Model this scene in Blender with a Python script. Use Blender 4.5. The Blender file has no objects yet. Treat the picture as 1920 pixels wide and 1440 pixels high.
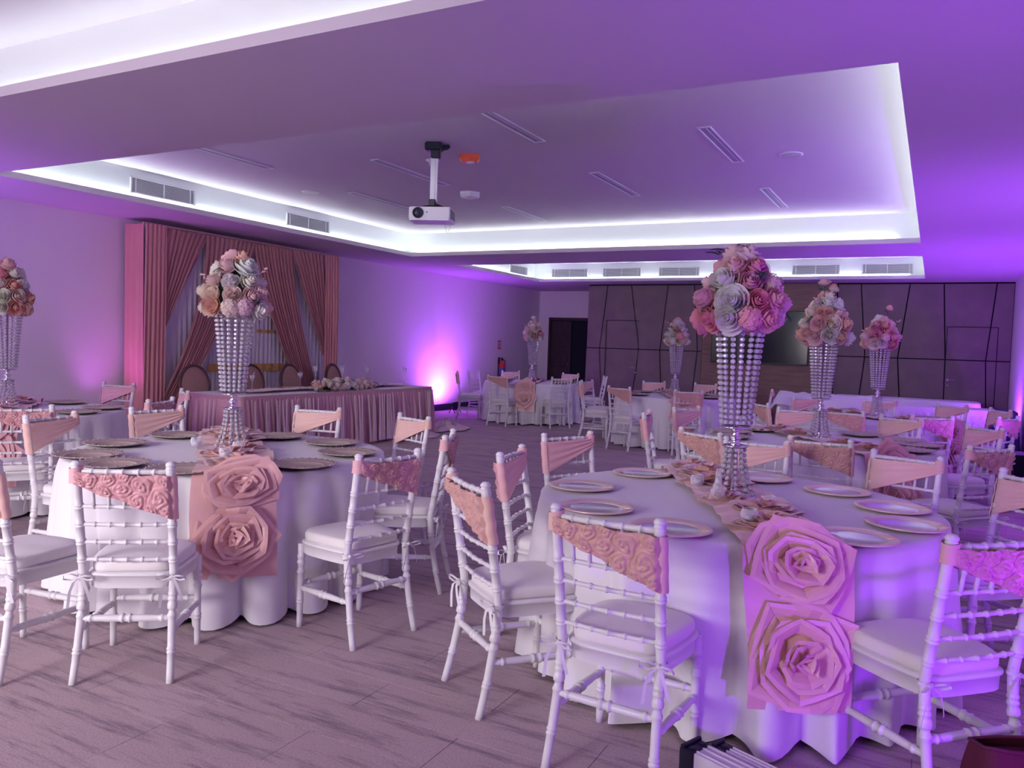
import bpy, bmesh, math, random
from math import sin, cos, pi, radians, sqrt, atan2, hypot
from mathutils import Matrix, Vector

SC = bpy.context.scene
COL = SC.collection

# ------------------------------------------------------------------ camera, world, exposure, main lights
cam_d = bpy.data.cameras.new('camera')
cam = bpy.data.objects.new('camera', cam_d); COL.objects.link(cam)
_r = (0.88248, 0.46910, 0.03411); _u = (-0.05264, 0.02643, 0.99826); _b = (0.46739, -0.88275, 0.04802)
cam.matrix_world = Matrix(((_r[0], _u[0], _b[0], 0), (_r[1], _u[1], _b[1], 0), (_r[2], _u[2], _b[2], 1.47), (0, 0, 0, 1)))
cam_d.sensor_fit = 'HORIZONTAL'; cam_d.sensor_width = 36; cam_d.lens = 28.02
cam_d.clip_start = 0.05; cam_d.clip_end = 100
SC.camera = cam

w = bpy.data.worlds.new('world'); SC.world = w; w.use_nodes = True
w.node_tree.nodes['Background'].inputs[0].default_value = (0.30, 0.24, 0.40, 1)
w.node_tree.nodes['Background'].inputs[1].default_value = 0.2
vs = SC.view_settings
vs.view_transform = 'Standard'; vs.look = 'None'; vs.gamma = 1.0; vs.use_curve_mapping = False
vs.exposure = 1.68
try:
    SC.cycles.use_denoising = True
    SC.cycles.max_bounces = 9; SC.cycles.diffuse_bounces = 5; SC.cycles.glossy_bounces = 4
    SC.cycles.transmission_bounces = 6; SC.cycles.transparent_max_bounces = 8
    SC.cycles.caustics_reflective = False; SC.cycles.caustics_refractive = False
    SC.cycles.sample_clamp_indirect = 4.0
except Exception:
    pass

LED_POWER = 15.0           # emission of the cove LED strips
PURPLE = (0.34, 0.045, 1.0)
VIOLET = (0.50, 0.12, 1.0)

def spot(name, loc, target, power, color, angle=110, blend=1.0, size=0.06):
    d = bpy.data.lights.new(name, 'SPOT'); d.energy = power; d.color = color
    d.spot_size = radians(angle); d.spot_blend = blend; d.shadow_soft_size = size
    o = bpy.data.objects.new(name, d); COL.objects.link(o); o.location = loc
    v = Vector(target) - Vector(loc)
    o.rotation_euler = v.to_track_quat('-Z', 'Y').to_euler(); return o

def area(name, loc, target, power, color, sx, sy):
    d = bpy.data.lights.new(name, 'AREA'); d.energy = power; d.color = color; d.shape = 'RECTANGLE'; d.size = sx; d.size_y = sy
    o = bpy.data.objects.new(name, d); COL.objects.link(o); o.location = loc
    v = Vector(target) - Vector(loc)
    o.rotation_euler = v.to_track_quat('-Z', 'Y').to_euler(); return o

# added fill lamps, unseen, behind and to the left of the camera
area('side_fill_light', (-9.35, -1.4, 2.0), (-3.4, 3.8, 0.0), 13, (1.0, 0.92, 0.98), 4.2, 1.7).data.spread = radians(85)
area('rear_fill_light', (-3.7, -3.7, 2.1), (-4.2, 5.0, -0.3), 31, (1.0, 0.91, 0.98), 2.8, 1.6).data.spread = radians(85)

# floor uplights along the walls (each lamp body of those in view is built further down)
spot('uplight_lamp_extinguisher_wall', (-8.95, 14.45, 0.22), (-9.50, 14.50, 1.15), 140, (0.42, 0.08, 1.0), 150)
spot('uplight_lamp_right_corner', (1.0, 15.1, 0.24), (1.2, 15.5, 1.6), 60, PURPLE, 140)
spot('uplight_lamp_plain_wall', (-9.15, 3.2, 0.24), (-9.35, 3.4, 2.2), 105, (0.48, 0.14, 1.0), 140)
spot('fill_lamp_hall_rear', (-4.6, -2.6, 0.24), (-4.4, -1.2, 2.9), 34, PURPLE, 150)  # added out of view to put more purple on the soffit
spot('uplight_lamp_drape_side', (-9.2, 6.3, 0.24), (-9.0, 6.8, 2.4), 20, (0.75, 0.12, 1.0), 80)
spot('uplight_lamp_right_wall_near', (1.0, 1.55, 0.35), (-0.3, 3.8, 0.9), 34, (0.30, 0.015, 1.0), 110)
spot('uplight_lamp_right_wall_ceiling', (1.05, 3.2, 0.24), (0.9, 3.4, 2.9), 60, PURPLE, 130)
spot('uplight_lamp_right_wall_mid', (1.08, 8.2, 0.24), (0.75, 8.6, 2.9), 110, PURPLE, 130)
spot('uplight_lamp_right_wall_far', (1.05, 12.5, 0.24), (0.7, 12.8, 2.9), 130, PURPLE, 150)

# ------------------------------------------------------------------ mesh building helpers
class M:
    def __init__(s): s.v = []; s.f = []; s.flat = set()
    def add(s, vs, fs, mat=None, flat=False):
        o = len(s.v)
        s.v += [tuple(mat @ Vector(p)) for p in vs] if mat is not None else [tuple(p) for p in vs]
        if flat: s.flat.update(range(len(s.f), len(s.f) + len(fs)))
        s.f += [tuple(i + o for i in f) for f in fs]; return s
    def join(s, m, mat=None):
        o = len(s.f); fl = m.flat
        s.add(m.v, m.f, mat); s.flat.update(i + o for i in fl); return s
    def box(s, c, d, mat=None):
        x, y, z = [k / 2 for k in d]
        vs = [(c[0] + i * x, c[1] + j * y, c[2] + k * z) for i in (-1, 1) for j in (-1, 1) for k in (-1, 1)]
        return s.add(vs, [(0, 1, 3, 2), (4, 6, 7, 5), (0, 4, 5, 1), (2, 3, 7, 6), (0, 2, 6, 4), (1, 5, 7, 3)], mat, True)
    def cbox(s, c, d, b=0.005, mat=None):           # box with chamfered edges
        bm = bmesh.new(); bmesh.ops.create_cube(bm, size=1)
        for q in bm.verts: q.co = Vector((c[0] + q.co.x * d[0], c[1] + q.co.y * d[1], c[2] + q.co.z * d[2]))
        bmesh.ops.bevel(bm, geom=bm.edges[:], offset=b, segments=1, affect='EDGES', clamp_overlap=True)
        bm.verts.index_update()
        s.add([q.co[:] for q in bm.verts], [[q.index for q in f.verts] for f in bm.faces], mat, True); bm.free(); return s
    def grid(s, fn, nu, nv, cu=False, cv=False, mat=None):
        U = nu if cu else nu + 1; V = nv if cv else nv + 1
        vs = [fn(i / nu, j / nv) for i in range(U) for j in range(V)]
        fs = [(i * V + j, ((i + 1) % U) * V + j, ((i + 1) % U) * V + (j + 1) % V, i * V + (j + 1) % V) for i in range(nu) for j in range(nv)]
        return s.add(vs, fs, mat)
    def lathe(s, prof, n=12, mat=None, cap=True):    # prof: (r, z)
        k = len(prof)
        vs = [(r * cos(2 * pi * i / n), r * sin(2 * pi * i / n), z) for i in range(n) for r, z in prof]
        fs = [(i * k + j, ((i + 1) % n) * k + j, ((i + 1) % n) * k + j + 1, i * k + j + 1) for i in range(n) for j in range(k - 1)]
        if cap: fs += [tuple(i * k for i in range(n))[::-1], tuple(i * k + k - 1 for i in range(n))]
        return s.add(vs, fs, mat)
    def sweep(s, pts, rad, n=8, cap=True, up=(0, 1, 0.01), rz=None):   # tube along pts
        P = [Vector(p) for p in pts]; m = len(P)
        if not isinstance(rad, (list, tuple)): rad = [rad] * m
        vs = []; U = Vector(up)
        for i in range(m):
            t = (P[min(i + 1, m - 1)] - P[max(i - 1, 0)]).normalized()
            a = t.cross(U)
            if a.length < 1e-4: a = t.cross(Vector((1, 0, 0)))
            a.normalize(); b = a.cross(t)
            for k in range(n):
                q = P[i] + (a * cos(2 * pi * k / n) + b * (sin(2 * pi * k / n) * (rz if rz else 1))) * rad[i]; vs.append(tuple(q))
        fs = [(i * n + k, i * n + (k + 1) % n, (i + 1) * n + (k + 1) % n, (i + 1) * n + k) for i in range(m - 1) for k in range(n)]
        if cap: fs += [tuple(range(n))[::-1], tuple((m - 1) * n + k for k in range(n))]
        return s.add(vs, fs)
    def ribbon(s, pts, wid, side):                   # flat strip, side = direction of its width
        S = Vector(side).normalized() * wid / 2
        vs = []
        for p in pts: vs += [tuple(Vector(p) - S), tuple(Vector(p) + S)]
        return s.add(vs, [(2 * i, 2 * i + 1, 2 * i + 3, 2 * i + 2) for i in range(len(pts) - 1)])
    def sph(s, c, r, nu=8, nv=5, sc=(1, 1, 1), mat=None):
        vs = [(c[0], c[1], c[2] - r * sc[2])]
        for j in range(1, nv):
            a = -pi / 2 + pi * j / nv
            vs += [(c[0] + r * sc[0] * cos(a) * cos(2 * pi * i / nu), c[1] + r * sc[1] * cos(a) * sin(2 * pi * i / nu), c[2] + r * sc[2] * sin(a)) for i in range(nu)]
        vs.append((c[0], c[1], c[2] + r * sc[2])); L = len(vs) - 1
        fs = [(0, 1 + (i + 1) % nu, 1 + i) for i in range(nu)]
        for j in range(nv - 2):
            o = 1 + j * nu
            fs += [(o + i, o + (i + 1) % nu, o + nu + (i + 1) % nu, o + nu + i) for i in range(nu)]
        o = 1 + (nv - 2) * nu
        fs += [(o + i, o + (i + 1) % nu, L) for i in range(nu)]
        return s.add(vs, fs, mat)
    def poly(s, pts2, fn, d0, d1):                   # prism from polygon; fn(a,b,d)->xyz
        n = len(pts2)
        vs = [fn(a, b, d0) for a, b in pts2] + [fn(a, b, d1) for a, b in pts2]
        fs = [tuple(range(n))[::-1], tuple(range(n, 2 * n))] + [(i, (i + 1) % n, n + (i + 1) % n, n + i) for i in range(n)]
        return s.add(vs, fs, None, True)
    def mesh(s, name, mat, smooth=True):
        me = bpy.data.meshes.new(name); me.from_pydata(s.v, [], s.f)
        if mat: me.materials.append(mat)
        sm = [smooth and (i not in s.flat) for i in range(len(s.f))]
        me.polygons.foreach_set('use_smooth', sm); me.update(); return me

def link(name, data, parent=None, loc=None, rot=None, scale=None, color=None):
    o = bpy.data.objects.new(name, data); COL.objects.link(o)
    if parent: o.parent = parent
    if loc: o.location = loc
    if rot: o.rotation_euler = rot
    if scale: o.scale = scale
    if color: o.color = (*color, 1)
    return o
def ob(name, m, mat, parent=None, smooth=True, **k): return link(name, m.mesh(name, mat, smooth), parent, **k)
def tag(o, label, cat, group=None):
    o['label'] = label; o['category'] = cat
    if group: o['group'] = group
    return o
def thing(name, label, cat, loc=(0, 0, 0), rz=0, group=None):
    return tag(link(name, None, None, loc, (0, 0, rz)), label, cat, group)
def struct(name, m, mat, parent=None, smooth=False):
    o = ob(name, m, mat, parent, smooth)
    if parent is None: o['kind'] = 'structure'
    return o
def stuff(o): o['kind'] = 'stuff'; return o
def dup(root):                                       # copies a thing, its parts and sub-parts
    r = root.copy(); COL.objects.link(r)
    for ch in root.children:
        c = ch.copy(); COL.objects.link(c); c.parent = r
        for g in ch.children:
            d = g.copy(); COL.objects.link(d); d.parent = c
    return r

# ------------------------------------------------------------------ materials
def mat(name, col, rough=0.5, metal=0.0, spec=0.5, sheen=0.0, trans=0.0, emit=None, estr=0, objcol=False, noise=None, bump=None, coat=0.0, ior=1.45):
    m = bpy.data.materials.new(name); m.use_nodes = True
    nt = m.node_tree; b = nt.nodes['Principled BSDF']
    b.inputs['Base Color'].default_value = (*col, 1); b.inputs['Roughness'].default_value = rough
    b.inputs['Metallic'].default_value = metal; b.inputs['Specular IOR Level'].default_value = spec
    b.inputs['Sheen Weight'].default_value = sheen; b.inputs['Transmission Weight'].default_value = trans
    b.inputs['Coat Weight'].default_value = coat; b.inputs['IOR'].default_value = ior
    if emit: b.inputs['Emission Color'].default_value = (*emit, 1); b.inputs['Emission Strength'].default_value = estr
    src = None
    if objcol:
        oi = nt.nodes.new('ShaderNodeObjectInfo'); src = oi.outputs['Color']
    if noise:                                        # (scale, amount): grain of lighter and darker tone
        tc = nt.nodes.new('ShaderNodeTexCoord'); n = nt.nodes.new('ShaderNodeTexNoise'); n.inputs['Scale'].default_value = noise[0]
        n.inputs['Detail'].default_value = 4
        if len(noise) > 2:
            mp = nt.nodes.new('ShaderNodeMapping'); mp.inputs['Scale'].default_value = noise[2]
            nt.links.new(tc.outputs['Object'], mp.inputs['Vector']); nt.links.new(mp.outputs['Vector'], n.inputs['Vector'])
        else: nt.links.new(tc.outputs['Object'], n.inputs['Vector'])
        hv = nt.nodes.new('ShaderNodeMixRGB'); hv.blend_type = 'MULTIPLY'; hv.inputs[0].default_value = 1
        cr = nt.nodes.new('ShaderNodeValToRGB'); a = noise[1]
        cr.color_ramp.elements[0].position = 0.3; cr.color_ramp.elements[0].color = (1 - a, 1 - a, 1 - a, 1)
        cr.color_ramp.elements[1].position = 0.7; cr.color_ramp.elements[1].color = (1, 1, 1, 1)
        nt.links.new(n.outputs['Fac'], cr.inputs[0]); nt.links.new(cr.outputs[0], hv.inputs[2])
        if src: nt.links.new(src, hv.inputs[1])
        else: hv.inputs[1].default_value = (*col, 1)
        src = hv.outputs[0]
    if bump:
        tc = nt.nodes.new('ShaderNodeTexCoord'); n = nt.nodes.new('ShaderNodeTexNoise'); n.inputs['Scale'].default_value = bump[0]; n.inputs['Detail'].default_value = 3
        bp = nt.nodes.new('ShaderNodeBump'); bp.inputs['Strength'].default_value = bump[1]; bp.inputs['Distance'].default_value = 0.01
        nt.links.new(tc.outputs['Object'], n.inputs['Vector']); nt.links.new(n.outputs['Fac'], bp.inputs['Height']); nt.links.new(bp.outputs[0], b.inputs['Normal'])
    if src: nt.links.new(src, b.inputs['Base Color'])
    return m

WHITE = mat('white_resin', (0.80, 0.79, 0.80), 0.32, noise=(9, 0.05))
CUSHION = mat('ivory_cushion_cloth', (0.82, 0.79, 0.77), 0.85, sheen=0.2, bump=(60, 0.08))
TIE = mat('white_cotton_ribbon', (0.82, 0.80, 0.82), 0.8)
CLOTH = mat('white_polyester_cloth', (0.80, 0.78, 0.81), 0.8, sheen=0.15, bump=(25, 0.06))
SATIN = mat('rosette_satin', (0.8, 0.5, 0.42), 0.42, objcol=True, sheen=0.3, noise=(30, 0.12))
SPANDEX = mat('stretch_fabric', (0.85, 0.55, 0.45), 0.7, objcol=True, noise=(14, 0.05))
TAFFETA = mat('taffeta', (0.85, 0.55, 0.45), 0.36, objcol=True, sheen=0.3, noise=(18, 0.08))
PETAL = mat('silk_petals', (0.85, 0.7, 0.65), 0.75, objcol=True, sheen=0.2, noise=(8, 0.1))
def translucent(m, k):
    nt = m.node_tree; b = nt.nodes['Principled BSDF']; tl = nt.nodes.new('ShaderNodeBsdfTranslucent'); mx = nt.nodes.new('ShaderNodeMixShader'); mx.inputs[0].default_value = k
    lk = b.inputs['Base Color'].links
    if lk: nt.links.new(lk[0].from_socket, tl.inputs[0])
    else: tl.inputs[0].default_value = b.inputs['Base Color'].default_value
    nt.links.new(b.outputs[0], mx.inputs[1]); nt.links.new(tl.outputs[0], mx.inputs[2]); nt.links.new(mx.outputs[0], nt.nodes['Material Output'].inputs['Surface'])
translucent(PETAL, 0.35)
LEAF = mat('silk_leaves', (0.075, 0.12, 0.105), 0.6, noise=(10, 0.3))
CHROME = mat('chrome', (0.75, 0.74, 0.78), 0.12, metal=1.0)
MIRROR = mat('mirror_plate', (0.84, 0.83, 0.90), 0.22, metal=0.75)
CRYSTAL = mat('crystal_bead', (0.88, 0.86, 0.92), 0.05, spec=0.9, trans=0.45, ior=1.5)
def glass_material():
    m = bpy.data.materials.new('clear_glass'); m.use_nodes = True; nt = m.node_tree; L = nt.links.new
    b = nt.nodes['Principled BSDF']; b.inputs['Base Color'].default_value = (0.92, 0.9, 0.96, 1); b.inputs['Roughness'].default_value = 0.05
    tr = nt.nodes.new('ShaderNodeBsdfTransparent'); tr.inputs[0].default_value = (0.97, 0.97, 0.99, 1)
    lw = nt.nodes.new('ShaderNodeLayerWeight'); lw.inputs[0].default_value = 0.35
    ma = nt.nodes.new('ShaderNodeMath'); ma.operation = 'MULTIPLY_ADD'; ma.inputs[1].default_value = 0.75; ma.inputs[2].default_value = 0.12; L(lw.outputs['Facing'], ma.inputs[0])
    mx = nt.nodes.new('ShaderNodeMixShader'); L(ma.outputs[0], mx.inputs[0]); L(tr.outputs[0], mx.inputs[1]); L(b.outputs[0], mx.inputs[2]); L(mx.outputs[0], nt.nodes['Material Output'].inputs['Surface'])
    return m
GLASS = glass_material()
GOLDRIM = mat('rose_gold_rim', (0.93, 0.74, 0.65), 0.36, metal=0.4)
TAUPE = mat('antique_gold_plate', (0.52, 0.42, 0.36), 0.5, metal=0.2, bump=(80, 0.3))
PLATE_SHADE = mat('plate_underside_shade', (0.03, 0.03, 0.06), 0.5)  # near-black colour paints the shadow beneath the scalloped chargers
PAINT = mat('wall_paint', (0.86, 0.80, 0.84), 0.85, noise=(0.8, 0.04))
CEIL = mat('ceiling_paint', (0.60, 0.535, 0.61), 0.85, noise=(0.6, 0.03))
COVE = mat('cove_paint', (0.76, 0.79, 0.79), 0.8)
LED_DIM = mat('led_strip_dim', (1, 1, 1), 0.5, emit=(0.86, 1.0, 0.95), estr=LED_POWER * 0.55)
LED = mat('led_strip', (1, 1, 1), 0.5, emit=(0.86, 1.0, 0.97), estr=LED_POWER)
DARKBASE = mat('dark_baseboard', (0.02, 0.02, 0.06), 0.5)
PANEL = mat('brown_panel', (0.20, 0.145, 0.15), 0.55, noise=(3, 0.18))
WOODP = mat('walnut_panel', (0.24, 0.145, 0.11), 0.5, noise=(2.2, 0.35, (1, 1, 9)))
GROOVE_GAP = mat('dark_groove_gap', (0.008, 0.008, 0.02), 0.8)
DOORW = mat('dark_wood_door', (0.05, 0.03, 0.035), 0.5, noise=(3, 0.4, (6, 1, 1)))
BLACKP = mat('black_plastic', (0.012, 0.012, 0.025), 0.4)
WHITEP = mat('white_plastic', (0.72, 0.72, 0.76), 0.4)
SCREEN = mat('tv_screen', (0.006, 0.008, 0.02), 0.12)
REDP = mat('red_paint', (0.55, 0.04, 0.05), 0.35)
ORANGEP = mat('orange_red_alarm', (0.80, 0.12, 0.05), 0.4)
MAUVE = mat('mauve_curtain', (0.52, 0.24, 0.245), 0.7, sheen=0.3, noise=(4, 0.12))
PINKD = mat('pink_curtain', (0.72, 0.34, 0.33), 0.75, sheen=0.2, noise=(3, 0.06))
SHEER = mat('white_sheer_curtain', (0.90, 0.87, 0.88), 0.8)
GOLDR = mat('gold_ribbon', (0.62, 0.36, 0.10), 0.4, noise=(14, 0.25))
translucent(SHEER, 0.35)
TULLE = mat('pink_tulle', (0.68, 0.40, 0.45), 0.85, noise=(5, 0.2, (1, 1, 0.15)))
TULLE2 = mat('pale_tulle', (0.70, 0.52, 0.56), 0.85)
MAUVES = mat('mauve_satin_band', (0.55, 0.30, 0.33), 0.5)
CHAIRF = mat('dark_wood_frame', (0.10, 0.045, 0.05), 0.4)
UPHOL = mat('tan_upholstery', (0.40, 0.24, 0.19), 0.8, noise=(20, 0.1))
NAVY = mat('navy_cloth', (0.05, 0.045, 0.16), 0.8)
ALU = mat('brushed_aluminium', (0.74, 0.72, 0.74), 0.45, metal=0.15, noise=(5, 0.15, (0.3, 20, 1)))
BAGM = mat('burgundy_fabric', (0.11, 0.012, 0.03), 0.8, noise=(40, 0.2))
BAGT = mat('burgundy_trim', (0.10, 0.015, 0.03), 0.6)
SLOT = mat('slot_recess', (0.40, 0.36, 0.44), 0.6)
SLOTD = mat('dark_vent_backing', (0.16, 0.16, 0.18), 0.7)
LENS = mat('projector_lens', (0.02, 0.03, 0.05), 0.05, coat=1.0)
GREYP = mat('grey_louvre', (0.55, 0.57, 0.58), 0.5)

def carpet_material():
    m = bpy.data.materials.new('carpet_plank'); m.use_nodes = True; nt = m.node_tree; L = nt.links.new
    b = nt.nodes['Principled BSDF']; b.inputs['Roughness'].default_value = 0.92; b.inputs['Specular IOR Level'].default_value = 0.2
    g = nt.nodes.new('ShaderNodeNewGeometry')
    br = nt.nodes.new('ShaderNodeTexBrick'); br.offset = 0.5; br.inputs['Scale'].default_value = 1
    br.inputs['Brick Width'].default_value = 1.0; br.inputs['Row Height'].default_value = 0.25; br.inputs['Mortar Size'].default_value = 0.0
    br.inputs['Color1'].default_value = (0.58, 0.45, 0.47, 1); br.inputs['Color2'].default_value = (0.51, 0.39, 0.41, 1)
    L(g.outputs['Position'], br.inputs['Vector'])
    mp = nt.nodes.new('ShaderNodeMapping'); mp.inputs['Scale'].default_value = (1.5, 13, 1); L(g.outputs['Position'], mp.inputs['Vector'])
    n = nt.nodes.new('ShaderNodeTexNoise'); n.inputs['Scale'].default_value = 1.2; n.inputs['Detail'].default_value = 7; n.inputs['Roughness'].default_value = 0.72; L(mp.outputs[0], n.inputs['Vector'])
    cr = nt.nodes.new('ShaderNodeValToRGB'); e = cr.color_ramp.elements
    e[0].position = 0.34; e[0].color = (0.50, 0.48, 0.56, 1); e[1].position = 0.50; e[1].color = (1, 1, 1, 1)
    L(n.outputs['Fac'], cr.inputs[0])
    mx = nt.nodes.new('ShaderNodeMixRGB'); mx.blend_type = 'MULTIPLY'; mx.inputs[0].default_value = 1
    L(br.outputs['Color'], mx.inputs[1]); L(cr.outputs[0], mx.inputs[2])
    n2 = nt.nodes.new('ShaderNodeTexNoise'); n2.inputs['Scale'].default_value = 140; L(g.outputs['Position'], n2.inputs['Vector'])
    cr2 = nt.nodes.new('ShaderNodeValToRGB'); cr2.color_ramp.elements[0].color = (0.72, 0.72, 0.72, 1); cr2.color_ramp.elements[0].position = 0.35; cr2.color_ramp.elements[1].position = 0.65
    L(n2.outputs['Fac'], cr2.inputs[0])
    mx2 = nt.nodes.new('ShaderNodeMixRGB'); mx2.blend_type = 'MULTIPLY'; mx2.inputs[0].default_value = 0.8
    L(mx.outputs[0], mx2.inputs[1]); L(cr2.outputs[0], mx2.inputs[2]); L(mx2.outputs[0], b.inputs['Base Color'])
    return m
CARPET = carpet_material()

# ------------------------------------------------------------------ room shell
XL, XR, YB, YC, Y0, ZC, ZU = -9.51, 1.23, 17.36, 19.40, -4.0, 2.96, 3.38
m = M(); m.box(((XL + XR) / 2, (Y0 + YC) / 2, -0.06), (XR - XL + 0.4, YC - Y0 + 0.4, 0.11))
floor = struct('floor', m, CARPET)
rng = random.Random(5)
planks = []
for r in range(int(Y0 / 0.25), int(YC / 0.25)):
    off = 0.5 if r % 2 else 0.0
    for k in range(-10, 2):
        x0, x1 = k + off, k + off + 1.0
        x0, x1 = max(x0, XL), min(x1, XR)
        if x1 - x0 < 0.05: continue
        planks.append((x0, x1, r * 0.25))
def plank_key(p):
    x, y = (p[0] + p[1]) / 2, p[2]
    fw = -0.467 * x + 0.884 * y; lt = 0.884 * x + 0.467 * y
    return hypot(x, y) if (fw > 1.2 and abs(lt) < fw * 0.72 + 0.6) else 999
planks.sort(key=plank_key)
pcache = {}
rest = M()
for i, (x0, x1, y) in enumerate(planks):
    L = round(x1 - x0 - 0.0016, 4); h = 0.0052 + rng.random() * 0.0006
    if i < 298:
        if L not in pcache:
            q = M(); q.cbox((0, 0, 0), (L, 0.2484, 0.006), 0.0008); pcache[L] = q.mesh('plank', CARPET, False)
        link('plank', pcache[L], floor, ((x0 + x1) / 2, y + 0.125, h - 0.008))
    else: rest.box(((x0 + x1) / 2, y + 0.125, h - 0.008), (L, 0.2484, 0.006))
stuff(ob('plank_field', rest, CARPET, floor, False))

m = M(); m.box((XL - 0.06, (Y0 + YC) / 2, 1.7), (0.12, YC - Y0, 3.5)); struct('wall_left', m, PAINT)
m = M(); m.box((XR + 0.06, (Y0 + YC) / 2, 1.7), (0.12, YC - Y0, 3.5)); struct('wall_right', m, PAINT)
m = M(); m.box(((XL + XR) / 2, Y0 - 0.06, 1.7), (XR - XL, 0.12, 3.5)); struct('wall_rear', m, PAINT)
# end wall of the passage, with the opening of the dark wooden doors
m = M(); DX0, DX1, DZ = -9.21, -8.02, 2.26
m.box(((XL + DX0) / 2, YC + 0.06, 1.7), (DX0 - XL, 0.12, 3.5)); m.box(((DX1 - 7.0) / 2, YC + 0.06, 1.7), (-7.0 - DX1, 0.12, 3.5))
m.box(((DX0 + DX1) / 2, YC + 0.06, (DZ + 3.45) / 2), (DX1 - DX0, 0.12, 3.45 - DZ)); struct('wall_passage', m, PAINT)
# back wall carcass behind the panels
m = M(); m.box((-3.01, (YB + 0.06 + YC) / 2, 1.7), (8.48, YC - YB - 0.06, 3.5))
wallb = struct('wall_back', m, GROOVE_GAP)
m = M(); m.box((XL + 0.008, (Y0 + YC) / 2, 0.07), (0.016, YC - Y0, 0.14)); struct('baseboard_left', m, DARKBASE)
m = M(); m.box((XR - 0.008, (Y0 + YB) / 2, 0.07), (0.016, YB - Y0, 0.14)); struct('baseboard_right', m, DARKBASE)

# ceiling: soffit with three sunk coves
CX0, CX1 = -8.155, -0.245
COVES = [(-3.2, 3.038), (4.498, 11.486), (12.95, 16.55)]
m = M(); T = 0.065; SB = 0.20
def slab(x0, x1, y0, y1, z0, z1): m.box(((x0 + x1) / 2, (y0 + y1) / 2, (z0 + z1) / 2), (x1 - x0, y1 - y0, z1 - z0))
slab(XL, CX0, Y0, YC, ZC, ZC + T); slab(CX1, XR, Y0, YC, ZC, ZC + T)
ys = [Y0, COVES[0][0], COVES[0][1], COVES[1][0], COVES[1][1], COVES[2][0], COVES[2][1], YC]
for i in range(0, 8, 2): slab(CX0, CX1, ys[i], ys[i + 1], ZC, ZC + T)
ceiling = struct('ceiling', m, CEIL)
m = M()
slab(XL, CX0 - SB, Y0, YC, ZC + T, ZU + 0.1); slab(CX1 + SB, XR, Y0, YC, ZC + T, ZU + 0.1)
for i in range(0, 8, 2):
    a = ys[i] + (SB if i else 0); b = ys[i + 1] - (SB if i < 6 else 0)
    if b > a: slab(CX0 - SB, CX1 + SB, a, b, ZC + T, ZU + 0.1)
ob('cove_wall', m, COVE, ceiling, False)
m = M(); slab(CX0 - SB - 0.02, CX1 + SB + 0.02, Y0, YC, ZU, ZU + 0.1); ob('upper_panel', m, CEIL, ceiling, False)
for ci, (a, b) in enumerate(COVES):
    for (x0, x1, y0, y1) in ((CX0 - SB + 0.004, CX0 - SB + 0.026, a, b), (CX1 + SB - 0.026, CX1 + SB - 0.004, a, b),
                             (CX0, CX1, a - SB + 0.004, a - SB + 0.026), (CX0, CX1 - 0.3, b + SB - 0.026, b + SB - 0.004)):
        m = M(); slab(x0, x1, y0, y1, ZC + T, ZC + T + 0.004); ob('led_strip', m, LED_DIM if ci == 0 else LED, ceiling, False)

# panelled wall: slanted panels with recessed dark joints, cut round two flush doors
def clip(P, a, b, c):
    out = []
    for i in range(len(P)):
        p, q = P[i], P[(i + 1) % len(P)]; dp = a * p[0] + b * p[1] - c; dq = a * q[0] + b * q[1] - c
        if dp >= 0: out.append(p)
        if (dp >= 0) != (dq >= 0):
            t = dp / (dp - dq); out.append((p[0] + t * (q[0] - p[0]), p[1] + t * (q[1] - p[1])))
    return out
def shrink(P, d):
    n = len(P); cx = sum(p[0] for p in P) / n; cz = sum(p[1] for p in P) / n; Q = P[:]
    for i in range(n):
        p, q = P[i], P[(i + 1) % n]; ex, ez = q[0] - p[0], q[1] - p[1]; l = hypot(ex, ez)
        if l < 1e-4: continue
        nx, nz = -ez / l, ex / l
        if nx * (cx - p[0]) + nz * (cz - p[1]) < 0: nx, nz = -nx, -nz
        Q = clip(Q, nx, nz, nx * p[0] + nz * p[1] + d)
    return Q
top = [-7.25, -6.77, -6.20, -5.34, -4.75, -4.52, -1.82, -1.39, -0.51, 0.07, 0.94, 1.23]
mid = [-7.25, -6.92, -5.97, -5.47, -4.62, -4.52, -1.82, -1.25, -0.66, 0.16, 0.83, 1.23]
bot = [-7.27, -6.80, -6.14, -5.36, -4.73, -4.52, -1.82, -1.38, -0.53, 0.18, 0.91, 1.23]
DOORS = [(-6.78, -5.98, 2.14), (0.16, 1.01, 2.12)]
door_objs = []
for i, (a, b, h) in enumerate(DOORS):
    m = M(); m.box(((a + b) / 2, YB + 0.052, h / 2), (b - a, 0.015, h)); d = struct('door_%d' % (i + 2), m, GROOVE_GAP); door_objs.append(d)
fnp = lambda x, z, d: (x, YB - d, z)
def area2(P): return abs(sum(P[i][0] * P[(i + 1) % len(P)][1] - P[(i + 1) % len(P)][0] * P[i][1] for i in range(len(P)))) / 2 if len(P) > 2 else 0
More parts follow.
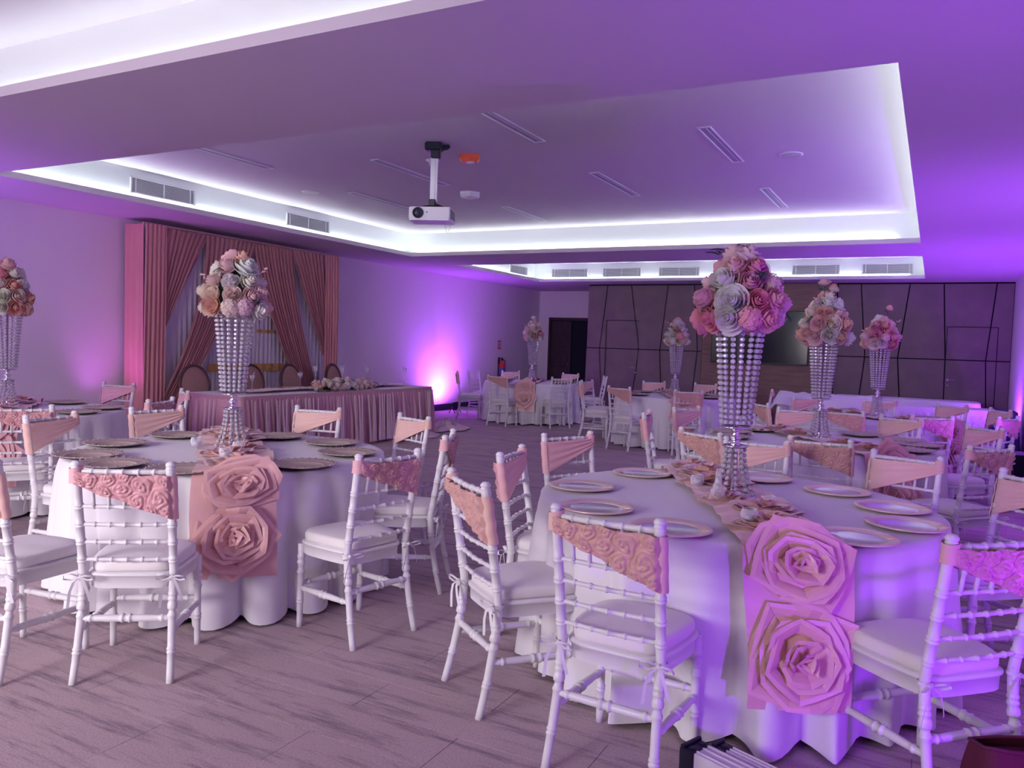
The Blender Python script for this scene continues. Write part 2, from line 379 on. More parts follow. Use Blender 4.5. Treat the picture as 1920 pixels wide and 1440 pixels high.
for i in range(11):
    if i == 5: continue
    for row, P, pr in ((0, [(top[i], 2.94), (top[i + 1], 2.94), (mid[i + 1], 1.485), (mid[i], 1.485)], 0.0), (1, [(mid[i], 1.485), (mid[i + 1], 1.485), (bot[i + 1], 0.0), (bot[i], 0.0)], 0.012)):
        P = shrink(P, 0.011)
        pieces = [P]
        for (a, b, h), dob in zip(DOORS, door_objs):
            nxt = []
            for q in pieces:
                inside = clip(clip(clip(q, 1, 0, a + 0.012), -1, 0, -b + 0.012), 0, -1, -h + 0.012)
                if area2(inside) < 1e-3: nxt.append(q); continue
                m = M(); m.poly(inside, fnp, -0.044, -0.025); ob('panel', m, PANEL, dob, False)
                for s in (clip(q, -1, 0, -a), clip(q, 1, 0, b), clip(clip(clip(q, 1, 0, a), -1, 0, -b), 0, 1, h)):
                    if area2(s) > 1e-3: nxt.append(s)
            pieces = nxt
        for q in pieces:
            m = M(); m.poly(q, fnp, -0.06, pr); ob('panel', m, PANEL, wallb, False)
m = M(); m.box((-3.17, YB - 0.0, 1.475), (2.68, 0.12, 2.95)); ob('walnut_panel', m, WOODP, wallb, False)
def lever(x, z, s, dob):
    m = M(); m.cbox((x, YB + 0.016, z), (0.035, 0.02, 0.05), 0.004); m.sweep([(x, YB, z), (x, YB - 0.05, z), (x + s * 0.02, YB - 0.055, z), (x + s * 0.13, YB - 0.055, z)], 0.009, 8)
    m.lathe([(0.018, 0), (0.018, 0.02), (0.012, 0.025)], 10, Matrix.Translation((x, YB + 0.02, z - 0.11)) @ Matrix.Rotation(pi / 2, 4, 'X'))
    ob('handle', m, CHROME, dob)
lever(-6.03, 1.06, -1, door_objs[0]); lever(0.22, 1.10, 1, door_objs[1])
# passage door: one dark wooden leaf; black sheet painted for the open half's darkness
m = M(); m.box(((DX0 + DX1) / 2, YC + 0.10, DZ / 2), (DX1 - DX0, 0.02, DZ)); d1 = struct('door_1', m, GROOVE_GAP)
m = M()
for x in (DX0 + 0.03, DX1 - 0.03): m.cbox((x, YC + 0.03, DZ / 2), (0.06, 0.10, DZ), 0.004)
m.cbox(((DX0 + DX1) / 2, YC + 0.03, DZ - 0.04), (DX1 - DX0, 0.10, 0.08), 0.004); ob('door_frame', m, DOORW, d1, False)
m = M(); m.cbox((-8.86, YC + 0.05, 1.09), (0.60, 0.045, 2.16), 0.004)
for z in (0.35, 0.78, 1.21, 1.64): m.cbox((-8.86, YC + 0.024, z), (0.44, 0.012, 0.30), 0.004)
ob('door_leaf', m, DOORW, d1, False)
m = M(); m.sph((-8.60, YC - 0.02, 1.02), 0.025, 10, 6); ob('knob', m, CHROME, d1)

# ------------------------------------------------------------------ ceiling fittings
def vent(name, label, c, W, H, axis):                # axis 'x': on a wall facing +x, 'y': facing -y
    t = thing(name, label, 'vent', c, 0 if axis == 'y' else pi / 2, 'white louvred air vents in the ceiling coves')
    f = M()
    for s in (-1, 1):
        f.cbox((s * (W / 2 - 0.012), -0.008, 0), (0.024, 0.016, H), 0.003); f.cbox((0, -0.008, s * (H / 2 - 0.009)), (W, 0.016, 0.018), 0.003)
    f.cbox((0, -0.007, 0), (0.014, 0.012, H), 0.002)
    for s in (-1, 1): f.cbox((s * (W / 2 - 0.075), -0.007, 0), (0.012, 0.012, H), 0.002)
    ob('frame', f, WHITEP, t, False)
    b = M(); b.box((0, -0.001, 0), (W - 0.02, 0.002, H - 0.02)); ob('backing', b, SLOTD, t, False)
    l = M(); n = 13
    for k in range(n):
        z = -H / 2 + 0.022 + (H - 0.044) * k / (n - 1)
        l.add([(-W / 2 + 0.02, -0.003, z + 0.006), (W / 2 - 0.02, -0.003, z + 0.006), (W / 2 - 0.02, -0.012, z - 0.003), (-W / 2 + 0.02, -0.012, z - 0.003)], [(0, 1, 2, 3)], None, True)
    stuff(ob('louvre', l, WHITEP, t, False))
vent('air_vent', 'white louvred air vent in the large ceiling cove, above the pink left curtain', (CX0 - SB + 0.001, 6.60, 3.19), 0.92, 0.20, 'x')
vent('air_vent', 'white louvred air vent in the large ceiling cove, further along towards the cove corner', (CX0 - SB + 0.001, 9.12, 3.19), 0.92, 0.20, 'x')
vlab = ['first from the left in the far cove', 'second from the left in the far cove', 'third from the left in the far cove', 'fourth in the far cove, half hidden by the tallest bouquet', 'second from the right in the far cove', 'last on the right in the far cove']
for k, x in enumerate((-7.48, -6.22, -4.93, -3.55, -2.18, -0.90)):
    vent('air_vent', 'white louvred air vent, ' + vlab[k], (x, COVES[2][1] + SB - 0.001, 3.17), 0.90, 0.21, 'y')
vent('air_vent', 'white louvred air vent on the side face of the far cove', (CX0 - SB + 0.001, 15.9, 3.17), 0.86, 0.20, 'x')
pos = {-1.84: 'nearest the right edge', -3.38: 'second row from the right', -5.32: 'third row from the right edge', -6.77: 'row nearest the curtains'}
for x, y0, y1, wd in ((-3.36, 5.45, 6.74, 'closest to the front edge'), (-1.84, 6.78, 8.13, 'closest to the front edge'), (-3.38, 8.11, 9.49, 'further back'), (-1.84, 9.5, 10.81, 'further back'),
                  (-5.32, 6.78, 8.19, 'beside the projector pole'), (-6.77, 8.17, 9.51, 'behind the projector'), (-5.34, 9.69, 10.94, 'beyond the projector'), (-6.75, 5.45, 6.74, 'closest to the front edge')):
    px = min(pos, key=lambda k: abs(k - x))
    t = thing('slot_light', 'recessed slot light, %s, %s' % (pos[px], wd), 'ceiling light', (x, (y0 + y1) / 2, ZU), 0, 'slot lights of the large cove')
    L = y1 - y0; f = M()
    for s in (-1, 1): f.cbox((s * 0.052, 0, -0.006), (0.016, L, 0.012), 0.003); f.cbox((0, s * (L / 2 - 0.008), -0.006), (0.11, 0.016, 0.012), 0.003)
    f.cbox((0.012, 0, -0.005), (0.006, L - 0.03, 0.008), 0.001)
    ob('frame', f, WHITEP, t, False)
    f = M(); f.box((0, 0, -0.002), (0.09, L - 0.03, 0.003)); ob('diffuser', f, SLOT, t, False)
for x, y, wd in ((-1.32, 8.0, 'near the bright right edge of the large cove'), (-7.3, 8.0, 'between the vents side and the projector')):
    t = thing('ceiling_speaker', 'round white ceiling speaker ' + wd, 'speaker', (x, y, ZU))
    f = M(); f.lathe([(0.115, 0), (0.115, -0.006), (0.105, -0.012), (0.09, -0.010)], 24, cap=False); ob('rim', f, WHITEP, t)
    f = M(); f.lathe([(0.092, -0.006), (0.06, -0.012), (0.0, -0.014)], 24, cap=False); ob('grille', f, GREYP, t)
def octo(r, z0, z1, r1): return [(r, z0), (r, (z0 + z1) / 2), (r1, z1)]
t = thing('fire_alarm', 'orange red fire alarm on the cove ceiling beside the projector pole', 'alarm', (-4.28, 7.0, ZU))
f = M(); f.lathe(octo(0.115, 0, -0.07, 0.085), 6); ob('housing', f, ORANGEP, t, False)
f = M(); f.cbox((0.03, -0.03, -0.078), (0.075, 0.055, 0.02), 0.006); ob('strobe', f, WHITEP, t, False)
t = thing('smoke_detector', 'white flat hexagonal detector on the cove ceiling below the red alarm', 'detector', (-5.3, 8.7, ZU))
f = M(); f.lathe(octo(0.14, 0, -0.06, 0.12), 6); ob('housing', f, WHITEP, t, False)
f = M(); f.lathe([(0.04, -0.06), (0.035, -0.068)], 12); ob('sensor', f, GREYP, t)
t = thing('sprinkler_rose', 'small white round ceiling fitting behind the projector pole', 'sprinkler', (-4.75, 7.03, ZU))
f = M(); f.lathe([(0.075, 0), (0.07, -0.012), (0.04, -0.02), (0.035, -0.06)], 14); ob('body', f, WHITEP, t)
# projector on its ceiling pole
PJ = (-4.34, 6.44, 0)
t = thing('projector', 'white projector hanging from a white pole on a black ceiling bracket', 'projector', PJ, radians(22))
f = M(); f.cbox((0, 0, ZU - 0.04), (0.16, 0.12, 0.08), 0.012); f.cbox((0.02, 0, ZU - 0.11), (0.09, 0.07, 0.08), 0.01); f.cbox((0.09, 0.02, ZU - 0.03), (0.12, 0.05, 0.03), 0.006); f.sweep([(0.05, 0, ZU - 0.07), (0.14, 0, ZU - 0.05)], 0.012, 6)
ob('ceiling_bracket', f, BLACKP, t, False)
f = M(); f.cbox((0.0, 0, ZU - 0.345), (0.052, 0.036, 0.43), 0.006); f.cbox((0.034, 0, ZU - 0.345), (0.02, 0.03, 0.43), 0.003); ob('pole', f, WHITEP, t, False)
f = M(); f.cbox((0, 0, 2.80), (0.07, 0.06, 0.09), 0.01); f.lathe([(0.10, 2.755), (0.11, 2.765), (0.10, 2.772)], 16); f.sweep([(0.03, 0, 2.80), (0.09, 0.03, 2.78), (0.14, 0.05, 2.75)], 0.008, 6); ob('mount_plate', f, BLACKP, t, False)
f = M()
BW, BD, BH = 0.40, 0.29, 0.125; z0 = 2.625
prof = [(-BW / 2, -BD / 2 + 0.03), (-BW / 2 + 0.03, -BD / 2), (BW / 2 - 0.01, -BD / 2), (BW / 2, -BD / 2 + 0.01), (BW / 2, BD / 2), (-BW / 2, BD / 2)]
f.poly([(x * 0.97, y * 0.97) for x, y in prof], lambda a, b, d: (a, b, d), z0, z0 + 0.02)
f.poly(prof, lambda a, b, d: (a, b, d), z0 + 0.02, z0 + BH)
ob('body', f, WHITEP, t, False)
f = M(); mt = Matrix.Translation((-0.105, -BD / 2 - 0.002, z0 + 0.068)) @ Matrix.Rotation(pi / 2, 4, 'X')
f.lathe([(0.052, -0.01), (0.052, 0.012), (0.045, 0.016), (0.04, 0.008)], 22, mt); ob('lens_ring', f, BLACKP, t)
f = M(); f.lathe([(0.036, 0.006), (0.025, 0.014), (0.0, 0.018)], 18, mt, cap=False); ob('lens', f, LENS, t)
f = M(); f.lathe([(0.006, 0), (0.006, 0.003)], 10, Matrix.Translation((-0.02, -BD / 2 - 0.0, z0 + 0.075)) @ Matrix.Rotation(pi / 2, 4, 'X')); ob('sensor', f, BLACKP, t)
f = M()
for a in range(9):
    for b in range(5): f.box((BW / 2 + 0.001, -0.11 + a * 0.026, z0 + 0.035 + b * 0.018), (0.003, 0.018, 0.011))
stuff(ob('vent_grille', f, BLACKP, t, False))
f = M(); pts = [(0.12 + 0.06 * k / 12, 0.02, z0 - 0.10 * sin(pi * k / 12) + 0.004) for k in range(13)]; f.sweep(pts, 0.0025, 5); ob('cable', f, GREYP, t)

# ------------------------------------------------------------------ television, fire extinguisher
t = thing('television', 'large black television on the walnut centre of the panelled wall', 'television', (-3.30, YB - 0.06, 1.82))
f = M(); f.cbox((0, -0.03, 0), (1.99, 0.055, 1.12), 0.006); ob('bezel', f, BLACKP, t, False)
f = M(); f.box((0, -0.0585, 0.008), (1.95, 0.002, 1.07)); ob('screen', f, SCREEN, t, False)
t = thing('fire_extinguisher', 'red fire extinguisher hanging on the wall under a small sign', 'extinguisher', (XL + 0.11, 17.2, 0.62))
f = M(); f.lathe([(0.0, 0), (0.07, 0.01), (0.08, 0.03), (0.08, 0.38), (0.06, 0.43), (0.03, 0.455), (0.03, 0.48)], 16, cap=False); ob('cylinder', f, REDP, t)
f = M(); f.lathe([(0.081, 0.13), (0.081, 0.30)], 16, cap=False); ob('instruction_band', f, mat('blue_label', (0.10, 0.14, 0.35), 0.5), t)
f = M(); f.cbox((0, 0, 0.505), (0.05, 0.05, 0.05), 0.006); f.sweep([(0, 0, 0.53), (0.02, -0.05, 0.55), (0.02, -0.12, 0.53)], 0.01, 6); f.sweep([(0, 0, 0.50), (0.03, -0.06, 0.50), (0.03, -0.12, 0.49)], 0.008, 6); ob('valve_handle', f, BLACKP, t)
f = M(); f.sweep([(0, 0.03, 0.5), (0.02, 0.09, 0.48), (0.03, 0.10, 0.36), (0.03, 0.09, 0.2)], 0.012, 7); f.lathe([(0.012, 0.2), (0.022, 0.1)], 8, Matrix.Translation((0.03, 0.09, 0))); ob('hose', f, BLACKP, t)
f = M(); f.cbox((-0.09, 0, 0.30), (0.03, 0.06, 0.5), 0.004); ob('wall_bracket', f, BLACKP, t, False)
t = thing('safety_sign', 'small red and white extinguisher sign high on the wall', 'sign', (XL + 0.004, 17.22, 1.48))
f = M(); f.cbox((0, 0, 0), (0.008, 0.15, 0.21), 0.001); ob('plate', f, REDP, t, False)
f = M(); f.box((0.005, 0, 0.0), (0.002, 0.11, 0.15)); ob('white_field', f, WHITEP, t, False)
f = M(); f.cbox((0.0065, 0, -0.012), (0.002, 0.035, 0.085), 0.0005); f.cbox((0.0065, 0.006, 0.042), (0.002, 0.02, 0.02), 0.0005); ob('pictogram', f, REDP, t, False)

# ------------------------------------------------------------------ curtain backdrop on the left wall
BX = -9.12
def curtain(name, matl, top, bot, z0, z1, folds, amp, x, parent, ease=1.0, seed=0, nt=26, curve=0.0, sag=0.0, ease2=None):
    """hanging cloth from (y range top) at z1 to (y range bot) at z0; folds gather as it narrows"""
    rr = random.Random(seed); ph = [rr.uniform(0, 6.28) for _ in range(4)]
    nu = max(24, folds * 8); m = M()
    def fn(u, v):
        a = top[0] + (bot[0] - top[0]) * v ** ease; b = top[1] + (bot[1] - top[1]) * v ** (ease2 or ease)
        y = a + (b - a) * u + curve * sin(pi * v)
        d = amp * (sin(2 * pi * folds * u + 0.5 * sin(3 * v + ph[0])) + 0.35 * sin(2 * pi * folds * 2.3 * u + ph[1]))
        d *= 0.55 + 0.45 * min(1, v * 3)
        return (x + d, y, z1 + (z0 - z1) * v - sag * sin(pi * u) * v)
    m.grid(fn, nu, nt); return ob(name, m, matl, parent)
bd = thing('curtain_backdrop', 'draped backdrop of dusty mauve swags over white sheers with pink side curtains', 'curtain', (0, 0, 0))
curtain('sheer', SHEER, (7.2, 10.4), (7.2, 10.4), 0.01, 2.86, 38, 0.014, BX - 0.07, bd, seed=1)
curtain('pink_side_curtain', PINKD, (6.90, 7.22), (6.86, 7.20), 0.01, 2.89, 5, 0.02, BX + 0.06, bd, seed=2)
curtain('pink_side_curtain', PINKD, (10.33, 10.66), (10.35, 10.68), 0.01, 2.88, 5, 0.02, BX + 0.06, bd, seed=3)
m = M()
def retfn(u, v):
    return (BX + 0.04 - 0.36 * u, 6.88 + 0.02 * sin(2 * pi * 3 * u + v), 2.88 - 2.87 * v)
m.grid(retfn, 24, 10); ob('pink_side_return', m, PINKD, bd)
curtain('mauve_swag', MAUVE, (7.20, 7.95), (7.00, 7.12), 1.30, 2.87, 9, 0.022, BX + 0.015, bd, ease=0.95, seed=4)
curtain('mauve_swag', MAUVE, (7.90, 8.84), (7.08, 7.46), 0.45, 2.87, 11, 0.026, BX + 0.035, bd, ease=2.0, ease2=1.13, seed=5)
curtain('mauve_swag', MAUVE, (8.78, 9.58), (9.86, 10.26), 0.45, 2.87, 11, 0.026, BX + 0.035, bd, ease=1.33, ease2=1.5, seed=6)
curtain('mauve_swag', MAUVE, (9.54, 10.36), (10.36, 10.46), 1.20, 2.87, 9, 0.022, BX + 0.015, bd, ease=1.0, seed=7)
m = M(); m.cbox((BX + 0.02, 8.78, 2.89), (0.05, 3.8, 0.03), 0.008); ob('top_rail', m, MAUVES, bd, False)
for y0, y1, z, h in ((8.02, 9.52, 1.005, 0.115), (8.92, 9.35, 1.56, 0.045)):
    m = M(); m.grid(lambda u, v: (BX - 0.045 + 0.010 * sin(u * (y1 - y0) * 38), y0 + (y1 - y0) * u, z - h / 2 + h * v), 40, 2); ob('gold_ribbon', m, GOLDR, bd)

# ------------------------------------------------------------------ head table with tulle skirt
HX0, HX1, HY0, HY1, HZ = -8.15, -7.18, 6.77, 10.80, 0.76
t = thing('head_table', 'long head table with gathered pink tulle skirt before the curtain backdrop', 'table', ((HX0 + HX1) / 2, (HY0 + HY1) / 2, 0))
hx, hy = (HX1 - HX0) / 2, (HY1 - HY0) / 2
m = M(); m.cbox((0, 0, HZ - 0.012), (2 * hx, 2 * hy, 0.024), 0.005); ob('white_top_cloth', m, CLOTH, t, False)
m = M()
for sx, sy in ((1, 1), (1, -1), (-1, 1), (-1, -1)): m.lathe([(0.02, 0), (0.02, HZ - 0.025)], 8, Matrix.Translation((sx * (hx - 0.12), sy * (hy - 0.12), 0)))
ob('leg_set', m, CHROME, t)
def perim(u, off=0.0):
    L = [2 * hy, 2 * hx, 2 * hy, 2 * hx]; s = u * sum(L)
    C = [(hx, -hy), (hx, hy), (-hx, hy), (-hx, -hy)]; N = [(1, 0), (0, 1), (-1, 0), (0, -1)]
    for k in range(4):
        if s <= L[k] + 1e-9 or k == 3:
            a, b = C[k], C[(k + 1) % 4]; f = min(1, s / L[k]); rr = min(s, L[k] - s)
            n = N[k]; x = a[0] + (b[0] - a[0]) * f + n[0] * off; y = a[1] + (b[1] - a[1]) * f + n[1] * off
            if rr < 0.05:
                o = N[(k - 1) % 4] if s < L[k] / 2 else N[(k + 1) % 4]; q = off * (1 - rr / 0.05) * 0.7; x += o[0] * q; y += o[1] * q
            return x, y
        s -= L[k]
rt = random.Random(11); FN = 150
fh = [rt.uniform(0.4, 1.0) for _ in range(FN + 1)]; fl = [rt.uniform(-0.5, 0.5) for _ in range(FN + 1)]
def skirt(u, v):
    q = u * FN; i = int(q) % FN; f = q - int(q)
    bul = sin(pi * f) ** 0.7 * fh[i]; z = HZ - 0.04 - v * (HZ - 0.05)
    off = 0.006 + bul * (0.012 + 0.045 * min(1, v * 2.2)) + 0.035 * v
    x, y = perim((u + fl[i] * 0.0012 * v) % 1.0, off); return (x, y, z)
m = M(); m.grid(skirt, FN * 6, 10, cu=True); ob('tulle_skirt', m, TULLE, t)
m = M()                                              # paler loose gathers lying over the skirt
for k in range(70):
    u0 = rt.random() * 0.52 if k < 60 else rt.uniform(0.86, 0.999); wd = rt.uniform(0.0012, 0.003); sl = rt.uniform(-0.004, 0.004)
    def veil(a, b, u0=u0, wd=wd, sl=sl):
        x, y = perim((u0 + sl * b + (a - 0.5) * wd * (0.5 + 2.2 * b)) % 1.0, 0.075 + 0.055 * b + 0.012 * sin(pi * a)); return (x, y, HZ - 0.06 - b * (HZ - 0.10))
    m.grid(veil, 4, 7)
stuff(ob('tulle_gather', m, TULLE2, t))
m = M(); m.grid(lambda u, v: (*perim(u, 0.012), HZ + 0.002 - 0.05 * v), 160, 1, cu=True); ob('satin_band', m, MAUVES, t)
# runner along the head table
t2 = thing('table_runner', 'crumpled blush satin runner lying along the head table', 'runner', (-7.62, 8.8, HZ))
rn = random.Random(4)
def crumple(x, y, s=1.0): return s * (0.5 * sin(9 * x + 4 * y) * sin(7 * y - 3 * x + 1) + 0.35 * sin(23 * x - 11 * y + 2) * sin(19 * y + 8 * x) + 0.25 * sin(41 * y + 17 * x))
m = M(); m.grid(lambda u, v: ((u - 0.5) * 0.36 + 0.03 * sin(v * 20), (v - 0.5) * 3.5, 0.022 + 0.016 * (1 + crumple(u * 0.36, v * 3.5)) * 0.8), 18, 150)
ob('cloth', m, TAFFETA, t2, color=(0.78, 0.50, 0.46))
m = M()
def pile(u, v):
    a = 2 * pi * u; r = 0.02 + v * (0.34 + 0.08 * sin(3 * a) + 0.05 * sin(7 * a + 1))
    return (r * cos(a) * 0.8, r * sin(a) * 1.5, 0.02 + max(0, (1 - v)) ** 0.8 * 0.13 * (1 + 0.5 * crumple(3 * r * cos(a), 3 * r * sin(a))) + 0.02 * abs(sin(9 * a + 14 * v)) * (1 - v))
m.grid(pile, 60, 14, cu=True)
tag(ob('tulle_pile', m, TULLE2, None, loc=(-7.28, 11.35, 0)), 'heap of pale tulle lying on the carpet at the end of the head table', 'fabric')
m = M(); m.grid(pile, 60, 14, cu=True)
tag(ob('tulle_pile', m, TULLE2, None, loc=(-6.98, 10.2, 0), rot=(0, 0, 0.2), scale=(0.7, 0.9, 0.8)), 'low heap of pale tulle on the carpet along the head table skirt', 'fabric')

# banquet chairs behind the head table
def banquet_chair():
    t = thing('banquet_chair', '', 'chair')
    m = M(); m.cbox((0, 0, 0.45), (0.46, 0.44, 0.07), 0.03); ob('seat', m, UPHOL, t, False)
    bx = Matrix.Translation((0, -0.24, 0.80)) @ Matrix.Rotation(radians(98), 4, 'X')
    m = M(); m.grid(lambda u, v: ((0.215 + 0.022 * cos(2 * pi * v)) * cos(2 * pi * u), (0.262 + 0.022 * cos(2 * pi * v)) * sin(2 * pi * u), 0.022 * sin(2 * pi * v)), 32, 8, True, True, bx); ob('back_frame', m, CHAIRF, t)
    m = M(); m.sph((0, 0, 0), 0.21, 24, 10, (1, 1.23, 0.15), bx); ob('backrest', m, UPHOL, t)
    for sx in (-1, 1):
        m = M(); m.sweep([(sx * 0.2, 0.2, 0.42), (sx * 0.21, 0.215, 0)], [0.022, 0.013], 8); ob('leg', m, CHAIRF, t)
        m = M(); m.sweep([(sx * 0.12, -0.25, 0.57), (sx * 0.19, -0.21, 0.43), (sx * 0.2, -0.27, 0)], [0.018, 0.022, 0.013], 8); ob('leg', m, CHAIRF, t)
    return t
bc = banquet_chair()
for k, (y, wd) in enumerate(((7.38, 'by the left pink curtain'), (8.41, 'second along, behind the tall crystal centrepiece'), (9.22, 'third along, left of the flower garland'), (10.22, 'last along, behind the flower garland'))):
    c = bc if k == 0 else dup(bc)
    c.location = (-8.48, y, 0); c.rotation_euler = (0, 0, radians(-90 + (k - 1.5) * 5)); c['label'] = 'round backed tan banquet chair at the head table, ' + wd; c['group'] = 'banquet chairs behind the head table'

# ------------------------------------------------------------------ white resin banquet chairs
def turned(pts, base, rings, n=8, sub=26):
    """tube through pts with raised beads; rings: (t, dr, half width t)"""
    P = [Vector(p) for p in pts]; L = [0]
    for a, b in zip(P, P[1:]): L.append(L[-1] + (b - a).length)
    ts = sorted(set([k / sub for k in range(sub + 1)] + [min(1, max(0, r[0] + s * r[2])) for r in rings for s in (-1.01, -0.6, 0, 0.6, 1.01)]))
    out, rad = [], []
    for tt in ts:
        d = tt * L[-1]; i = max(j for j in range(len(L) - 1) if L[j] <= d + 1e-9); f = (d - L[i]) / (L[i + 1] - L[i])
        out.append(P[i].lerp(P[i + 1], f)); r = base(tt) if callable(base) else base
        for c, dr, hw in rings:
            q = abs(tt - c) / hw
            if q <= 1: r += dr * sqrt(max(0, 1 - q * q))
        rad.append(r)
    m = M(); m.sweep(out, rad, n); return m
def post_y(z): return -0.185 - 0.075 * max(0, (z - 0.45) / 0.47) if z > 0.45 else -0.185 - 0.075 * ((0.45 - z) / 0.45) ** 1.6
RAILS = (0.895, 0.745, 0.667, 0.590, 0.513)
def chiavari():
    t = thing('resin_chair', '', 'chair')
    for sx in (-1, 1):
        zs = [0, 0.08, 0.16, 0.25, 0.34, 0.45, 0.6, 0.75, 0.915]
        rg = [(z / 0.915, 0.0034, 0.0052) for r in RAILS[1:] for z in (r + 0.0065, r - 0.0065)] + [(0.895 / 0.915, 0.003, 0.02)]
        rg += [(z / 0.915, d, h) for z, d, h in ((0.125, 0.003, 0.006), (0.14, 0.003, 0.006), (0.275, 0.003, 0.008), (0.295, -0.003, 0.010), (0.315, 0.004, 0.016), (0.345, 0.003, 0.008), (0.365, 0.0025, 0.007))]
        xx = lambda z: sx * (0.180 + 0.006 * (z / 0.92) + 0.014 * max(0, (0.3 - z) / 0.3))
        m = turned([(xx(z), post_y(z), z) for z in zs], lambda q: 0.0155 + 0.003 * min(1, q * 2.2) - (0.001 * q), rg, 10, 22)
        x, y = sx * 0.186, post_y(0.915)
        m.lathe([(0.015, 0), (0.0205, 0.004), (0.0205, 0.009), (0.016, 0.012), (0.021, 0.016), (0.021, 0.024), (0.013, 0.033), (0.0, 0.035)], 10, Matrix.Translation((x, y, 0.905)), cap=False)
        ob('back_post', m, WHITE, t)
        rgf = [(z / 0.43, d, h) for z, d, h in ((0.13, 0.003, 0.012), (0.145, 0.003, 0.012), (0.285, 0.004, 0.018), (0.31, -0.003, 0.02), (0.335, 0.004, 0.02), (0.365, 0.003, 0.018))]
        m = turned([(sx * 0.19, 0.185, 0), (sx * 0.188, 0.18, 0.43)], lambda q: 0.0145 + 0.004 * q, rgf, 10, 12); ob('leg', m, WHITE, t)
    knots = lambda n, dr, hw: [((k + 1) / (n + 1), dr, hw) for k in range(n)]
    for i, z in enumerate(RAILS):
        y = post_y(z); h = 0.183
        m = turned([(-h, y, z), (0, y - 0.012, z), (h, y, z)], 0.0115 if i == 0 else 0.0085, knots(5, 0.0036, 0.014), 8, 10); ob('back_rail', m, WHITE, t)
    for k in range(5):
        x = (k - 2) * 0.061; y0, y1 = post_y(0.745) - 0.009, post_y(0.895) - 0.009
        m = turned([(x, y0, 0.745), (x, y1, 0.895)], 0.0075, [(0.46, 0.003, 0.04), (0.56, 0.003, 0.04)], 7, 4); ob('spindle', m, WHITE, t)
    bulb = [(0.12, 0.004, 0.018), (0.46, 0.005, 0.016), (0.54, 0.005, 0.016), (0.88, 0.004, 0.018)]
    body = lambda q: 0.0105 + 0.006 * sin(pi * q) ** 0.8
    for a, b in (((-0.19, 0.185, 0.225), (0.19, 0.185, 0.225)), ((-0.19, post_y(0.26), 0.262), (0.19, post_y(0.26), 0.262)), ((-0.19, 0.185, 0.205), (-0.186, post_y(0.22), 0.215)), ((0.19, 0.185, 0.205), (0.186, post_y(0.22), 0.215))):
        ob('stretcher', turned([a, b], body, bulb, 8, 12), WHITE, t)
    # seat outline, rounded front
    def outl(a, s=1.0, g=0.0):
        c, q = cos(a), sin(a); n = 5.0
        x = abs(c) ** (2 / n) * (1 if c > 0 else -1); y = abs(q) ** (2 / n) * (1 if q > 0 else -1)
        hw = 0.186 + 0.018 * y
        yy = (0.215 * y if y > 0 else 0.185 * y)
        if y > 0: yy += 0.0 - 0.02 * x * x
        return ((hw + g) * x * s, (yy + g * y) * s)
    m = M(); N = 44
    pr = [(1, 0.003, 0.385), (1, 0.004, 0.435), (1, 0.011, 0.437), (1, 0.012, 0.445), (1, 0.002, 0.452), (0.3, 0, 0.452)]
    m.grid(lambda u, v: (*outl(2 * pi * u, pr[round(v * 5)][0], pr[round(v * 5)][1]), pr[round(v * 5)][2]), N, 5, cu=True); ob('seat_frame', m, WHITE, t)
    m = M(); pc = [(0.9, 0.454), (0.985, 0.455), (1.0, 0.468), (1.0, 0.485), (0.975, 0.497), (0.9, 0.503), (0.6, 0.509), (0.2, 0.511), (0.0, 0.511)]
    m.grid(lambda u, v: (*outl(2 * pi * u, pc[round(v * 8)][0]), pc[round(v * 8)][1] + 0.0025 * sin(8 * pi * u + 1) * (pc[round(v * 8)][0] > 0.96)), N, 8, cu=True); ob('cushion', m, CUSHION, t)
    for sx in (-1, 1):
        m = M(); x, y, z = sx * 0.184, post_y(0.44), 0.442
        m.grid(lambda u, v: (x + 0.0215 * cos(2 * pi * u), y + 0.0215 * sin(2 * pi * u), z - 0.006 + 0.012 * v), 12, 1, cu=True)
        m.sph((x, y - 0.026, z), 0.009, 7, 5)
        for q, (dx, dz) in enumerate(((-1, 0.6), (1, 0.35))):
            P = [(x, y - 0.026, z), (x + dx * 0.025, y - 0.05, z + 0.03 * dz), (x + dx * 0.055, y - 0.05, z + 0.025 * dz), (x + dx * 0.06, y - 0.045, z - 0.005), (x + dx * 0.03, y - 0.035, z - 0.012), (x, y - 0.028, z)]
            m.ribbon(P, 0.010, (0, 1, 0.4))
            Ld = (0.13, 0.10)[q]
            P = [(x, y - 0.028, z), (x + dx * 0.02, y - 0.045, z - 0.02), (x + dx * 0.035, y - 0.045, z - 0.06), (x + dx * 0.045, y - 0.04, z - Ld)]
            m.ribbon(P, 0.012, (0.8, 0.5, 0.1))
        ob('cushion_tie', m, TIE, t)
    return t
def zwide(x):                                        # sash: lower and upper edge at cross position x
    q = (x + 0.195) / 0.39
    return 0.845 - 0.150 * q, 0.893 - 0.010 * q
